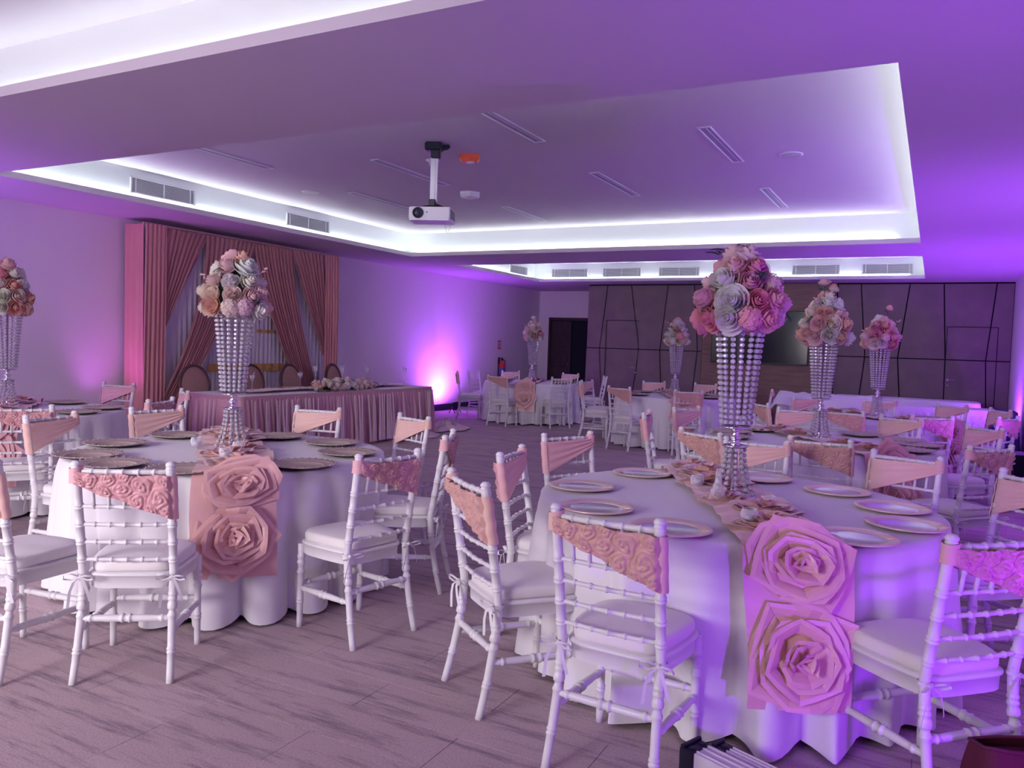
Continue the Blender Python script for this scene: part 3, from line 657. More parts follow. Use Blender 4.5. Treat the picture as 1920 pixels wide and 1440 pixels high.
def sash_parts():
    m = M()
    def front(u, v):
        x = -0.200 + 0.400 * u; a, b = zwide(x); z = a + (b - a) * v
        pl = 0.0045 * sin(2 * pi * 3.5 * v + 0.6 * sin(5 * u)) * (0.35 + 0.65 * (1 - u))
        e = min(u, 1 - u); bow = 0.022 * min(1, (e / 0.06)) ** 0.5
        return (x, post_y(z) + bow + pl, z)
    m.grid(front, 26, 22)
    def side(sx):
        def fn(u, v):
            x0 = sx * 0.188; a, b = zwide(sx * 0.2)
            z = a + (b - a) * v; an = pi * u - pi / 2
            return (x0 + sx * 0.0235 * cos(an), post_y(z) + 0.024 * sin(an) + 0.002 * sin(18 * v), z)
        return fn
    m.grid(side(1), 8, 18); m.grid(side(-1), 8, 12)
    m.grid(lambda u, v: (-0.186 + 0.027 * cos(2 * pi * u), post_y(0.9) + 0.027 * sin(2 * pi * u) * 1.0, 0.852 + 0.062 * v + 0.006 * sin(2 * pi * u + 1)), 14, 4, cu=True)
    a = m.mesh('sash', SPANDEX)
    ctr = []; r2 = random.Random(3)
    for x, zz, R in ((0.145, 0.40, 0.052), (0.075, 0.68, 0.044), (0.06, 0.20, 0.042), (0.165, 0.86, 0.036), (0.0, 0.5, 0.042), (-0.05, 0.8, 0.034), (-0.07, 0.25, 0.034), (-0.12, 0.6, 0.032), (0.11, 0.06, 0.034), (-0.165, 0.4, 0.026), (0.02, 0.92, 0.034), (0.175, 0.12, 0.034)):
        lo, hi = zwide(x); ctr.append((x, lo + (hi - lo) * zz, R, r2.random() * 6.3))
    m = M()
    def back(u, v):
        x = -0.198 + 0.396 * u; lo, hi = zwide(x); z = lo + (hi - lo) * v
        z += 0.004 * sin(40 * x + 2) * (1 if v < 0.01 or v > 0.99 else 0)
        best = None
        wx, wz = x + 0.005 * sin(95 * z + 40 * x), z + 0.005 * sin(80 * x + 30 * z)
        for cx, cz, R, ph in ctr:
            d = hypot(wx - cx, wz - cz) / R
            if best is None or d < best[0]: best = (d, cx, cz, R, ph)
        d, cx, cz, R, ph = best; an = atan2(wz - cz, wx - cx)
        s = (d * (2.3 + 12 * (R - 0.026)) + (an + ph) / (2 * pi)) % 1.0
        h = 0.022 * max(0, 1 - 0.5 * d * d) + 0.0125 * (s if s < 0.82 else (1 - s) * 4.5) * (0.75 + 0.25 * sin(5 * an + ph))
        if d > 1: h = 0.009 + 0.006 * abs(sin(90 * x + 60 * z + 2 * sin(70 * z)))
        e = min(u, 1 - u)
        return (x, post_y(z) - 0.019 - h * min(1, e / 0.04), z)
    m.grid(back, 120, 48)
    b = m.mesh('rosette_ruffle', SATIN)
    return a, b
SASH, RUFF = sash_parts()
CH = chiavari()
GOLDC, PINKC = ((0.82, 0.54, 0.48), (0.68, 0.39, 0.35)), ((0.82, 0.48, 0.50), (0.70, 0.37, 0.39))
SASHES = []
first = [True]
def chair(x, y, head, label, group, style='gold', off=0.26):
    c = CH if first[0] else dup(CH); first[0] = False
    a = radians(head); c.location = (x + cos(a) * off * 0.97, y + sin(a) * off * 0.97, 0); c.rotation_euler = (0, 0, a - pi / 2)
    c['label'] = label; c['group'] = group
    if style:
        sc, rc = GOLDC if style == 'gold' else PINKC
        SASHES.append((c, sc, rc))
    return c

TABLES = {'T1': (-0.83, 3.88), 'T2': (-3.80, 3.52), 'T3': (-7.10, 4.05), 'T4': (-7.00, 14.05), 'T5': (-3.62, 12.34), 'T6': (-0.82, 7.02), 'T7': (-0.57, 10.10)}
TN = {'T1': 'the gold-rimmed plate table', 'T2': 'the ivory bouquet table', 'T3': 'the left wall table', 'T4': 'the fire extinguisher table',
      'T5': 'the panelled wall table', 'T6': 'the loose peach bouquet table', 'T7': 'the rounded pink bouquet table'}
CHAIRS = [
 ('T1', -0.93, 2.46, 87, 'gold', 'white chair with rosette sash, nearest of all, left of the twin hanging roses'),
 ('T1', -1.66, 2.79, 53, 'gold', 'white chair with ruffled peach sash side-on, near aisle side of %s'),
 ('T1', -1.92, 3.66, 10, 'pink', 'white chair with smooth pink sash at a slant, aisle side of %s'),
 ('T1', -2.02, 4.60, -27, 'pink', 'white chair with wide smooth pink sash, far aisle side of %s'),
 ('T1', -0.97, 5.15, -86, 'gold', 'white chair with smooth peach sash directly behind the crystal stand of %s'),
 ('T1', -0.12, 5.05, -112, 'gold', 'white chair with fan-pleated peach sash on the far right side of %s'),
 ('T1', 0.44, 4.57, -143, 'gold', 'white chair with peach sash cut by the right frame edge at %s'),
 ('T1', 0.20, 2.92, 135, 'pink', 'white chair lit violet with shiny ruffled sash, beside the burgundy bag'),
 ('T2', -2.94, 2.15, 125, 'pink', 'white chair with rosette sash, left of the hanging runner at %s'),
 ('T2', -2.33, 3.14, 167, 'pink', 'white chair with pink rosette sash, right of the hanging runner at %s'),
 ('T2', -2.58, 4.07, -155, 'pink', 'white chair seen edge-on with pink rosette sash, aisle side of %s'),
 ('T2', -3.39, 4.86, -111, 'gold', 'white chair with peach sash before the tulle heap, far side of %s'),
 ('T2', -4.30, 4.85, -77, 'gold', 'white chair with peach sash standing before the middle of the tulle skirt'),
 ('T2', -5.05, 3.96, -12, 'gold', 'white chair with peach sash before the left end of the tulle skirt'),
 ('T2', -5.01, 3.14, 11, 'gold', 'white chair with fan-pleated peach sash, left side of %s'),
 ('T2', -3.52, 1.84, 100, 'gold', 'white chair cut by the left frame edge, near side of %s'),
 ('T3', -5.68, 3.34, 147, 'pink', 'white chair with rosette sash, at the left frame edge by %s'),
 ('T3', -7.66, 5.52, -76, 'pink', 'white chair with pink sash against the plain wall beside the pink curtain'),
 ('T3', -5.67, 4.47, -158, 'pink', 'white chair with rosette sash mostly hidden, right side of %s'),
 ('T3', -6.43, 5.34, -121, 'pink', 'white chair seen edge-on between the pink curtain and the head table end'),
 ('T4', -8.24, 13.28, 32, 'gold', 'white chair with gold rosette sash in front of the violet wall glow'),
 ('T4', -8.44, 14.23, -7, None, 'bare white chair without sash beside the violet wall glow'),
 ('T4', -8.02, 15.08, -45, 'gold', 'white chair with peach sash under the fire extinguisher'),
 ('T4', -6.97, 12.60, 91, 'gold', 'white chair with gold rosette sash, left of the runner at %s'),
 ('T4', -5.92, 13.08, 138, None, 'bare white chair without sash, right of the runner at %s'),
 ('T4', -6.81, 15.49, -97, 'gold', 'white chair with peach sash before the dark passage door'),
 ('T4', -5.75, 14.78, -150, None, 'bare white chair seen side-on before the left edge of the panelled wall'),
 ('T5', -4.99, 11.76, 23, 'gold', 'white chair with rosette sash seen side-on, nearest left side of %s'),
 ('T5', -4.03, 10.95, 74, 'gold', 'white chair with gold rosette sash, left of the runner at %s'),
 ('T5', -3.03, 11.02, 114, 'pink', 'white chair with pink rosette sash, right of the runner at %s'),
 ('T5', -4.36, 13.59, -59, 'gold', 'white chair with peach sash before the panelled wall door, left of the far crystal stand'),
 ('T5', -3.50, 13.78, -95, 'gold', 'white chair with peach sash before the panelled wall, right of the far crystal stand'),
 ('T5', -5.19, 12.53, -6, 'gold', 'white chair seen edge-on, further left side of %s'),
 ('T5', -2.18, 12.59, -170, 'pink', 'white chair with pink sash before the walnut panel below the television'),
 ('T6', -2.22, 6.76, 11, 'pink', 'white chair seen edge-on with pink sash, aisle side of %s'),
 ('T6', -1.40, 5.45, 59, 'gold', 'white chair with gold rosette sash left of the tallest crystal stand'),
 ('T6', -0.64, 5.57, 93, 'gold', 'white chair with rosette sash right of the tallest crystal stand'),
 ('T6', 0.34, 5.97, 139, 'pink', 'white chair with dark pink rosette sash, right near side of %s'),
 ('T6', -2.12, 7.68, -23, 'pink', 'white chair with smooth pink sash, far aisle side of %s'),
 ('T6', -1.21, 8.52, -82, 'pink', 'white chair with smooth pink sash, far left side of %s'),
 ('T6', -0.26, 8.28, -115, 'gold', 'white chair with smooth peach sash on the far side of %s'),
 ('T6', 0.39, 7.79, -141, 'pink', 'white chair with smooth pink sash on the right side of %s'),
 ('T7', -1.71, 9.21, 38, 'gold', 'white chair with gold rosette sash seen side-on, aisle side of %s'),
 ('T7', -0.79, 8.67, 81, 'pink', 'white chair with pink rosette sash, left of the runner at %s'),
 ('T7', 0.00, 8.77, 113, 'pink', 'white chair with violet-lit ruffled sash, near side of %s'),
 ('T7', -1.49, 11.22, -51, 'pink', 'white chair with smooth pink sash before the rumpled white cloth'),
 ('T7', -0.62, 11.55, -88, 'pink', 'white chair with smooth peach sash behind the stand of %s'),
 ('T7', 0.21, 11.32, -123, 'gold', 'white chair with smooth peach sash before the hanging white cloth'),
 ('T7', 0.69, 10.81, -152, 'gold', 'white chair with peach sash before the dark navy side table'),
 ('T7', 0.67, 9.35, 151, 'pink', 'white chair with violet-lit pink sash close to the right wall'),
]
for k, x, y, h, st, lb in CHAIRS:
    chair(x, y, h, (lb % TN[k]) if '%s' in lb else lb, 'white resin chairs around the round tables', st)
for c, sc, rc in SASHES:
    s = link('sash', SASH, c, color=sc); link('rosette_ruffle', RUFF, s, color=rc)

# ------------------------------------------------------------------ round tables, cloths, runners
TR, TZ = 0.925, 0.768
def cloth_mesh(seed):
    r3 = random.Random(seed); n = 23; amp = [r3.uniform(0.55, 1.0) for _ in range(n + 1)]; sh = [r3.uniform(-0.28, 0.28) for _ in range(n + 1)]
    def fold(u):
        q = (u * n) % n; i = int(q); f = q - i
        c = 0.5 + sh[i] * 0.5; g = f / c * 0.5 if f < c else 0.5 + (f - c) / (1 - c) * 0.5
        return amp[i] * (0.35 * sin(pi * g) ** 0.7 + 0.65 * sin(pi * g) ** 1.6)
    prof = [(0.0, 0), (0.4, 0), (0.8, 0), (0.95, 0), (0.985, -0.001), (1.0, -0.008)]
    m = M(); NV = 22
    def fn(u, v):
        k = round(v * NV); a = 2 * pi * u
        if k < 6: r = TR * prof[k][0]; z = TZ + prof[k][1]
        else:
            q = (k - 5) / (NV - 5); z = (TZ - 0.008) * (1 - q) + 0.012 * q
            fo = fold(u); e = q ** 0.75
            r = TR + 0.012 * min(1, q * 8) + e * (-0.045 + 0.155 * fo)
            a += 0.03 * e * sin(2 * pi * n * u + seed)
            if k == NV: z += 0.022 * (1 - fo)
        return (r * cos(a), r * sin(a), z)
    m.grid(fn, 272, NV, cu=True); return m.mesh('tablecloth', CLOTH)
CLOTHS = [cloth_mesh(s) for s in (1, 2, 3)]
for i, (k, (x, y)) in enumerate(TABLES.items()):
    o = link('tablecloth', CLOTHS[i % 3], None, (x, y, 0), (0, 0, i * 0.9 + 0.3))
    tag(o, 'floor-length white cloth over ' + TN[k].replace('the ', 'the round ', 1), 'tablecloth', 'white round tablecloths')
    t = thing('round_table', 'round banquet table under the white cloth, ' + TN[k], 'table', (x, y, 0), 0, 'round banquet tables')
    m = M(); m.lathe([(0.0, TZ - 0.03), (TR - 0.02, TZ - 0.03), (TR - 0.02, TZ - 0.006), (0, TZ - 0.006)], 40, cap=False); ob('tabletop', m, WOODP, t)
    for q in range(4):
        a = q * pi / 2 + 0.4; m = M(); m.sweep([(0.6 * cos(a), 0.6 * sin(a), TZ - 0.03), (0.62 * cos(a), 0.62 * sin(a), 0)], 0.016, 8); ob('leg', m, CHROME, t)

# big rosettes: overlapping bent strips of taffeta round a tight heart
def rosette_folds(seed, R=0.178, n=12, H=0.08):
    r4 = random.Random(seed); out = []
    for k in range(n):
        q = (k + 1) / n; r = R * (0.05 + 0.95 * q); span = r4.uniform(2.9, 4.6) if 1 < k < n - 1 else 2 * pi
        a0 = r4.uniform(0, 6.28) if k % 2 else (a0 + 2.6 + r4.uniform(-0.4, 0.4) if k else 0.0); nk = 3 if k < 3 else r4.choice((4, 4, 5)); kn = [r4.uniform(-0.20, 0.16) for _ in range(nk + 1)]
        if span > 6: kn[-1] = kn[0]
        wid = R * (0.20 + 0.12 * q) * r4.uniform(0.9, 1.15); ht = H * (1.05 - 0.78 * q) + r4.uniform(-0.004, 0.006); tilt = r4.uniform(-0.010, 0.012)
        ox, oy = r4.uniform(-0.07, 0.07) * R * min(1, q * 1.6), r4.uniform(-0.07, 0.07) * R * min(1, q * 1.6)
        if k == n - 1: ox = oy = 0
        def fn(u, v, a0=a0, span=span, kn=kn, nk=nk, wid=wid, ht=ht, r=r, tilt=tilt, q=q, ox=ox, oy=oy):
            s = u * nk; i = min(nk - 1, int(s)); f = s - i; wob = kn[i] * (1 - f) + kn[i + 1] * f
            hs = min(1.0, span / nk / 2); pol = cos(hs) / max(0.5, cos((f - 0.5) * 2 * hs))        # straight strap between creases
            a = a0 + span * u; rr = r * (1 + wob * 0.45) * (0.25 + 0.75 * pol) * (1.0 + 0.15 * hs)
            end = min(1, min(u, 1 - u) * 6) if span < 6 else 1
            rr = rr - wid * (1 - v) * (0.75 + 0.25 * end)
            z = ht * (0.20 + 0.80 * v ** 0.6) * (0.45 + 0.55 * end) + tilt * sin(a + k) + 0.004 * (i % 2) * v
            if v > 0.8: z -= 0.004; rr += 0.06 * wid
            return (max(0.003, rr) * cos(a) + ox, max(0.003, rr) * sin(a) + oy, max(0.003, z))
        m = M(); m.grid(fn, nk * 3, 4); out.append(m)
    return out
class Runner:
    def __init__(self, key, direction, hangN, hangF, label, colr, W=0.38, detail=True, flip=0, seed=1):
        x, y = TABLES[key]; a = atan2(direction[1], direction[0])
        t = self.t = thing('table_runner', label, 'runner', (x, y, 0), a, 'satin rosette runners'); self.W = W
        RE = TR + 0.04; lift = TZ + 0.006
        def path(d):                                 # d: signed distance from centre, positive towards the near end
            s = 1 if d >= 0 else -1; q = abs(d); r = 0.035
            if q <= RE - r: return (d, lift, 0, 1.0)
            q -= RE - r; L = r * pi / 2
            if q <= L:
                f = q / r; return (s * (RE - r + r * sin(f)), lift - r + r * cos(f), s * sin(f), cos(f))
            q -= L; return (s * (RE + 0.10 * q * 0.75), lift - r - q, s, 0.12)
        self.path = path
        D0, D1 = -(RE + hangF), RE + hangN; self.D0, self.D1 = D0, D1
        r5 = random.Random(seed); ph = r5.uniform(0, 6)
        def fn(u, v):
            d = D0 + (D1 - D0) * v; e = (u - 0.5) * W * (1 + 0.04 * sin(7 * d + ph)) + 0.012 * sin(5 * d + ph)
            px, pz, nx, nz = path(d); h = 0.004 + (0.016 * (1 + crumple(e + ph, d)) if abs(d) < RE else 0.005 * (1 + crumple(e + ph, d)))
            return (px + nx * h, e, pz + nz * h)
        m = M(); m.grid(fn, 26, 150); self.cloth = ob('cloth', m, TAFFETA, t, color=colr)
        self.col = colr; self.detail = detail; self.seed = seed
    def rosette(self, d, e, sc, folds, squash=1.0, rot=0.0, sx=1.0):
        px, pz, nx, nz = self.path(d); s = hypot(nx, nz); n = Vector((nx / s, 0, nz / s)); yv = Vector((0, 1, 0)); xv = yv.cross(n)
        mt = Matrix((( xv.x, yv.x, n.x, px + n.x * 0.012), (xv.y, yv.y, n.y, e), (xv.z, yv.z, n.z, pz + n.z * 0.012), (0, 0, 0, 1)))
        mt = mt @ Matrix.Diagonal((sx, 1, 1, 1)) @ Matrix.Rotation(rot, 4, 'Z') @ Matrix.Diagonal((sc, sc, sc * squash, 1))
        if self.detail:
            b = M(); b.lathe([(0.165, 0.0), (0.15, 0.006), (0.0, 0.010)], 24, cap=False)
            o = ob('rosette', b, TAFFETA, self.t, color=self.col); o.matrix_local = mt
            for f in folds:
                g = link('petal_fold', f, o, color=self.col)
        else:
            o = link('rosette', folds, self.t, color=self.col); o.matrix_local = mt
def joined(fs):
    m = M()
    for f in fs: m.join(f)
    return m.mesh('rosette', TAFFETA, False)
RF = [rosette_folds(s) for s in (1, 2, 3)]
RFM = [[f.mesh('petal_fold', TAFFETA, False) for f in fs] for fs in RF]
RJ = [joined(fs) for fs in RF]
PEACH, BLUSH = (0.82, 0.50, 0.47), (0.78, 0.43, 0.45)
R1 = Runner('T1', (0.73, -1.46), 0.565, 0.45, 'peach satin runner with two huge ruffled roses hanging from the gold-rimmed plate table', PEACH, 0.385, True, seed=1)
R1.rosette(R1.D1 - 0.19, 0.01, 1.14, RFM[0], 1.1, 0.4); R1.rosette(1.005, 0.0, 1.14, RFM[1], 0.9, 1.2, 0.72)
for d, e, s, k in ((0.70, -0.02, 1.05, 2), (0.40, 0.03, 1.0, 0), (0.16, -0.08, 0.75, 1), (-0.30, -0.02, 1.05, 1), (-0.60, 0.02, 1.1, 2), (-0.86, -0.02, 0.9, 0)): R1.rosette(d, e, s, RFM[k], 0.8, d * 3)
R2 = Runner('T2', (1.13, -1.0), 0.50, 0.45, 'peach satin runner with a huge ruffled rose hanging from the ivory bouquet table', PEACH, 0.40, True, seed=2)
R2.rosette(R2.D1 - 0.20, 0.0, 1.20, RFM[2], 1.1, 2.0, 0.86); R2.rosette(1.0, 0.02, 1.15, RFM[1], 0.8, 0.2, 0.66)
for d, e, s, k in ((0.70, 0.02, 1.05, 0), (0.40, -0.03, 1.0, 2), (0.14, 0.07, 0.75, 1), (-0.30, 0.02, 1.05, 1), (-0.60, -0.02, 1.1, 0), (-0.86, 0.0, 0.9, 2)): R2.rosette(d, e, s, RFM[k], 0.8, d * 3)
FARR = [('T3', (0.8, -0.6), 'blush satin runner on the table by the plain left wall', BLUSH), ('T4', (0.33, -0.94), 'gold peach satin runner with a hanging rose on the far table below the fire extinguisher', PEACH),
        ('T5', (0.42, -0.9), 'blush satin runner with a hanging rose on the far table before the panelled wall', BLUSH), ('T6', (0.60, -0.80), 'blush satin runner hanging at the right of the table behind the gold-rimmed plates', BLUSH),
        ('T7', (0.78, -0.62), 'violet-lit satin runner hanging on the table before the white side tables', PEACH)]
for i, (k, dr, lb, cl) in enumerate(FARR):
    r = Runner(k, dr, 0.50, 0.4, lb, cl, 0.39, False, seed=5 + i)
    r.rosette(r.D1 - 0.23, 0, 1.2, RJ[i % 3], 1.1, i); r.rosette(1.0, 0, 1.12, RJ[(i + 1) % 3], 0.9, i + 1, 0.7)
    for d in (0.68, 0.38, -0.36, -0.68): r.rosette(d, 0.02 * sin(9 * d), 1.0, RJ[(i + int(d * 10)) % 3], 0.7, d * 4)

# ------------------------------------------------------------------ charger plates
def gold_charger():
    t = thing('charger_plate', '', 'plate')
    m = M(); m.lathe([(0.112, 0.004), (0.112, 0.009), (0.118, 0.013), (0.150, 0.017), (0.160, 0.018), (0.164, 0.0165), (0.163, 0.013), (0.13, 0.006), (0.112, 0.0)], 56, cap=False); ob('rim', m, GOLDRIM, t)
    m = M(); m.lathe([(0.114, 0.0095), (0.109, 0.007), (0.0, 0.0065)], 48, cap=False); m.lathe([(0.112, 0.0), (0.0, 0.0)], 40, cap=False); ob('well', m, MIRROR, t)
    for s in (0, pi):
        m = M()
        for k in range(15):
            a = s + (k - 7) * 0.028; c, q = cos(a), sin(a)
            m.sweep([(0.119 * c, 0.119 * q, 0.0138), (0.150 * c, 0.150 * q, 0.018), (0.1625 * c, 0.1625 * q, 0.0178)], 0.0019, 5)
        ob('fluting', m, GOLDRIM, t)
    return t
def scalloped_charger():
    t = thing('charger_plate', '', 'plate'); N = 28
    pr = [(0.0, 0.006), (0.105, 0.006), (0.112, 0.012), (0.118, 0.015), (0.125, 0.013), (0.155, 0.019), (0.176, 0.024), (0.178, 0.022), (0.15, 0.014)]
    def sc(u, k):
        r, z = pr[k]; f = max(0, (r - 0.125) / 0.05); lob = abs(sin(N / 2 * 2 * pi * u)) ** 0.6
        return ((r + 0.007 * f * (lob - 0.6)) * cos(2 * pi * u), (r + 0.007 * f * (lob - 0.6)) * sin(2 * pi * u), z + 0.003 * f * lob)
    m = M(); m.grid(lambda u, v: sc(u, round(v * 8)), 112, 8, cu=True); ob('plate_body', m, TAUPE, t)
    m = M()
    for k in range(N):
        u = (k + 0.5) / N; m.sph(sc(u, 6), 0.0042, 6, 4); 
    stuff(ob('beaded_edge', m, TAUPE, t))
    m = M(); m.lathe([(0.152, 0.0125), (0.10, 0.0), (0.0, 0.0)], 40, cap=False); ob('underside', m, PLATE_SHADE, t); return t
GC, SCH = gold_charger(), scalloped_charger(); gfirst, sfirst = [1], [1]
def plate(kind, x, y, label, group, rz=0.5):
    src, fl = (GC, gfirst) if kind == 'gold' else (SCH, sfirst)
    p = src if fl[0] else dup(src); fl[0] = 0
    p.location = (x, y, TZ + 0.002); p.rotation_euler = (0, 0, rz); p['label'] = label; p['group'] = group
G1 = ['left of all, nearest the smooth pink sash chair', 'second on the aisle side, by the nearest chair', 'far left, beside the runner end', 'front, left of the hanging runner', 'behind the crystal stand', 'far right of the crystal stand',
      'third from the hanging runner on the right side', 'right edge, before the violet chair', 'front, right of the hanging runner']
for (x, y), lb, rz in zip(((-1.53, 3.67), (-1.27, 3.22), (-1.42, 4.28), (-0.88, 3.02), (-0.82, 4.57), (-0.41, 4.39), (-0.14, 4.07), (-0.07, 3.69), (-0.24, 3.30)), G1, (0.4, 0.5, 0.45, 0.3, 0.6, 0.2, 0.3, 0.25, 0.5)):
    plate('gold', x, y, 'smooth gold-rimmed charger with mirror well, ' + lb, 'gold-rimmed chargers', rz)
G2 = ['left edge near the fan-pleated peach chair', 'front left, second from the rosette chair', 'behind the front left rosette chair', 'left of the hanging runner', 'far left of the crystal stand', 'behind right of the crystal stand', 'far right, second from the runner', 'right edge behind the rosette chair', 'right of the hanging runner']
P2 = ((-4.43, 3.18), (-4.12, 2.79), (-3.76, 2.68), (-3.34, 2.78), (-4.51, 3.70), (-4.0, 4.12), (-3.51, 4.10), (-3.13, 3.80), (-3.01, 3.28))
for (x, y), lb in zip(P2, G2): plate('scallop', x, y, 'scalloped taupe charger on the ivory bouquet table, ' + lb, 'scalloped taupe chargers', x * 5)
P3 = ((-7.30, 4.72), (-6.62, 4.62), (-6.38, 4.22)); G3 = ('far one under the wall chair', 'right one near the wall', 'nearest one at the right edge')
for (x, y), lb in zip(P3, G3): plate('scallop', x, y, 'scalloped taupe charger on the left wall table, ' + lb, 'scalloped taupe chargers', x * 5)
P6 = ((-0.56, 7.72), (-0.21, 7.45), (-0.08, 7.15), (-0.14, 6.70), (-1.38, 7.45), (-1.55, 7.05), (-1.46, 6.62)); G6 = ('farthest one right of the crystal stand', 'second on the right', 'right edge', 'nearest one beside the hanging runner', 'far one left of the crystal stand', 'middle one on the left edge', 'nearest one on the left edge')
for (x, y), lb in zip(P6, G6): plate('scallop', x, y, 'scalloped taupe charger on the loose peach bouquet table, ' + lb, 'scalloped taupe chargers', x * 5)
AN = ('front left', 'left', 'far left', 'far right', 'right', 'front right')
for k in ('T4', 'T5', 'T7'):
    cx, cy = TABLES[k]; base = atan2(cy, cx)
    for i, da in enumerate((-130, -90, -45, 45, 90, 130)):
        a = base - radians(da) if False else base + radians(da); lb = AN[i] if True else ''
        side = {(-130): 'front right', (-90): 'right', (-45): 'far right', 45: 'far left', 90: 'left', 130: 'front left'}[da]
        plate('scallop', cx + 0.71 * cos(a), cy + 0.71 * sin(a), 'scalloped taupe charger at the %s of %s' % (side, TN[k]), 'scalloped taupe chargers', a)
for y, lb in ((7.31, 'at the left end'), (8.45, 'before the third round-backed chair'), (10.35, 'beyond the garland')):
    p = dup(SCH); p.location = (-7.93, y, HZ + 0.001); p.rotation_euler = (0, 0, y); p['label'] = 'dark scalloped charger on the head table, ' + lb; p['group'] = 'scalloped taupe chargers'

# ------------------------------------------------------------------ crystal stands
def bead_mesh(name, pts, r):
    m = M()
    for p in pts: m.sph(p, r, 7, 5, (1, 1, 0.9))
    return m.mesh(name, CRYSTAL, False)
def strand_up():
    n = 18; return bead_mesh('bead_strand', [(0.108 - 0.040 * (k / (n - 1)) ** 0.85, 0, 1.588 - 0.0262 * k) for k in range(n)], 0.0125)
def strand_low():
    n = 9; return bead_mesh('skirt_strand', [(0.046 + 0.05 * (k / (n - 1)) ** 2.0, 0, 1.010 - 0.0262 * k) for k in range(n)], 0.0115)
SU, SL = strand_up(), strand_low()
def crystal_stand(square):
    t = thing('crystal_stand', '', 'centrepiece')
    m = M()
    if square: m.cbox((0, 0, 0.786), (0.19, 0.19, 0.012), 0.003); m.cbox((0, 0, 0.799), (0.10, 0.10, 0.014), 0.004)
    else: m.lathe([(0.0, 0.778), (0.105, 0.778), (0.108, 0.786), (0.104, 0.794), (0.05, 0.798), (0.03, 0.806), (0, 0.806)], 32, cap=False)
    ob('base', m, CHROME, t, not square)
    m = M(); m.lathe([(0.016, 0.80), (0.011, 0.83), (0.011, 1.02), (0.026, 1.03), (0.026, 1.04), (0.013, 1.045), (0.028, 1.06), (0.03, 1.07), (0.013, 1.085), (0.024, 1.10), (0.024, 1.108), (0.0085, 1.115), (0.0085, 1.60)], 12); ob('stem', m, CHROME, t)
    m = M(); m.lathe([(0.0, 1.022), (0.058, 1.022), (0.06, 1.026), (0.058, 1.030), (0, 1.030)], 28, cap=False); m.lathe([(0.0, 1.112), (0.070, 1.112), (0.074, 1.117), (0.07, 1.122), (0, 1.122)], 28, cap=False); ob('collar', m, CHROME, t)
    m = M(); m.lathe([(0.0, 1.595), (0.113, 1.595), (0.117, 1.601), (0.113, 1.608), (0, 1.608)], 32, cap=False); ob('top_plate', m, CHROME, t)
    for k in range(15): link('bead_strand', SU, t, rot=(0, 0, 2 * pi * k / 15))
    for k in range(11): link('skirt_strand', SL, t, rot=(0, 0, 2 * pi * k / 11 + 0.2))
    return t
CSR, CSS = crystal_stand(False), crystal_stand(True); ff = {'r': 1, 's': 1}
SPOTS = {'T1': 'r', 'T2': 's', 'T3': 's', 'T4': 'r', 'T5': 'r', 'T6': 'r', 'T7': 'r'}
for k, q in SPOTS.items():
    src = CSR if q == 'r' else CSS; c = src if ff[q] else dup(src); ff[q] = 0
    c.location = (*TABLES[k], 0); c.rotation_euler = (0, 0, 0.6 if q == 's' else TABLES[k][0])
    c['label'] = 'tall chrome stand hung with crystal bead strands on ' + TN[k]; c['group'] = 'crystal stands on the round tables'

# ------------------------------------------------------------------ flowers
def rose_mesh(name, seed, open_=1.0):
    r6 = random.Random(seed); m = M()
    layers = ((2, 0.10, 0.97, 0.0), (3, 0.20, 1.0, 0.0), (3, 0.33, 0.96, 0.02), (4, 0.48, 0.86, 0.05), (5, 0.66, 0.68, 0.11), (5, 0.84 * open_, 0.46, 0.20), (6, 0.98 * open_, 0.20, 0.28))
    for li, (n, R, H, curl) in enumerate(layers):
        for k in range(n):
            a0 = 2 * pi * k / n + li * 0.8 + r6.uniform(-0.25, 0.25); w2 = pi / n * (1.4 if li < 3 else 1.22); jit = r6.uniform(-0.07, 0.07); ecc = r6.uniform(0.88, 1.1)
            def fn(u, v, a0=a0, w2=w2, R=R, H=H, jit=jit, li=li, curl=curl, ecc=ecc):
                a = a0 + (u - 0.5) * 2 * w2; e = 1 - (abs(u - 0.5) * 2) ** 2.2
                r = R * ecc * (0.30 + 0.72 * sin(min(1.0, v * 1.15) * pi / 2)) + curl * max(0, v - 0.7) ** 1.3 * 1.6 - 0.03 * (1 - e) * li * 0.4 + 0.05 * (u - 0.5)
                z = -0.45 + (H + jit + 0.45) * (v ** 0.85) * (0.74 + 0.26 * e) - curl * 0.9 * max(0, v - 0.75)
                return (r * cos(a), r * sin(a), z)
            m.grid(fn, 5, 5)
    return m.mesh(name, PETAL)
def hydrangea_mesh(seed):
    r7 = random.Random(seed); m = M(); m.sph((0, 0, 0.02), 0.80, 10, 7)
    for k in range(46):
        zz = 1 - 1.25 * (k + 0.5) / 46; a = k * 2.39996; q = sqrt(max(0, 1 - zz * zz)); n = Vector((q * cos(a), q * sin(a), zz))
        n = (n + Vector((r7.uniform(-.1, .1), r7.uniform(-.1, .1), r7.uniform(-.1, .1)))).normalized()
        X = n.orthogonal().normalized(); Y = n.cross(X); c = n * r7.uniform(0.78, 0.95); tw = r7.uniform(0, 1.5)
        for j in range(4):
            b = tw + j * pi / 2; d = X * cos(b) + Y * sin(b); e = X * -sin(b) + Y * cos(b)
            m.add([c[:], (c + d * 0.16 + e * 0.12 + n * 0.04)[:], (c + d * 0.27 + n * 0.03)[:], (c + d * 0.16 - e * 0.12 + n * 0.04)[:]], [(0, 1, 2, 3)])
    return m.mesh('hydrangea', PETAL)
def leaf_mesh():
    m = M(); m.grid(lambda u, v: ((u - 0.5) * 0.62 * sin(pi * min(0.98, v * 0.95 + 0.03)) ** 0.8, v * 1.5, 0.10 * abs(u - 0.5) * 2 - 0.35 * v * v), 4, 7); return m.mesh('leaf', LEAF)
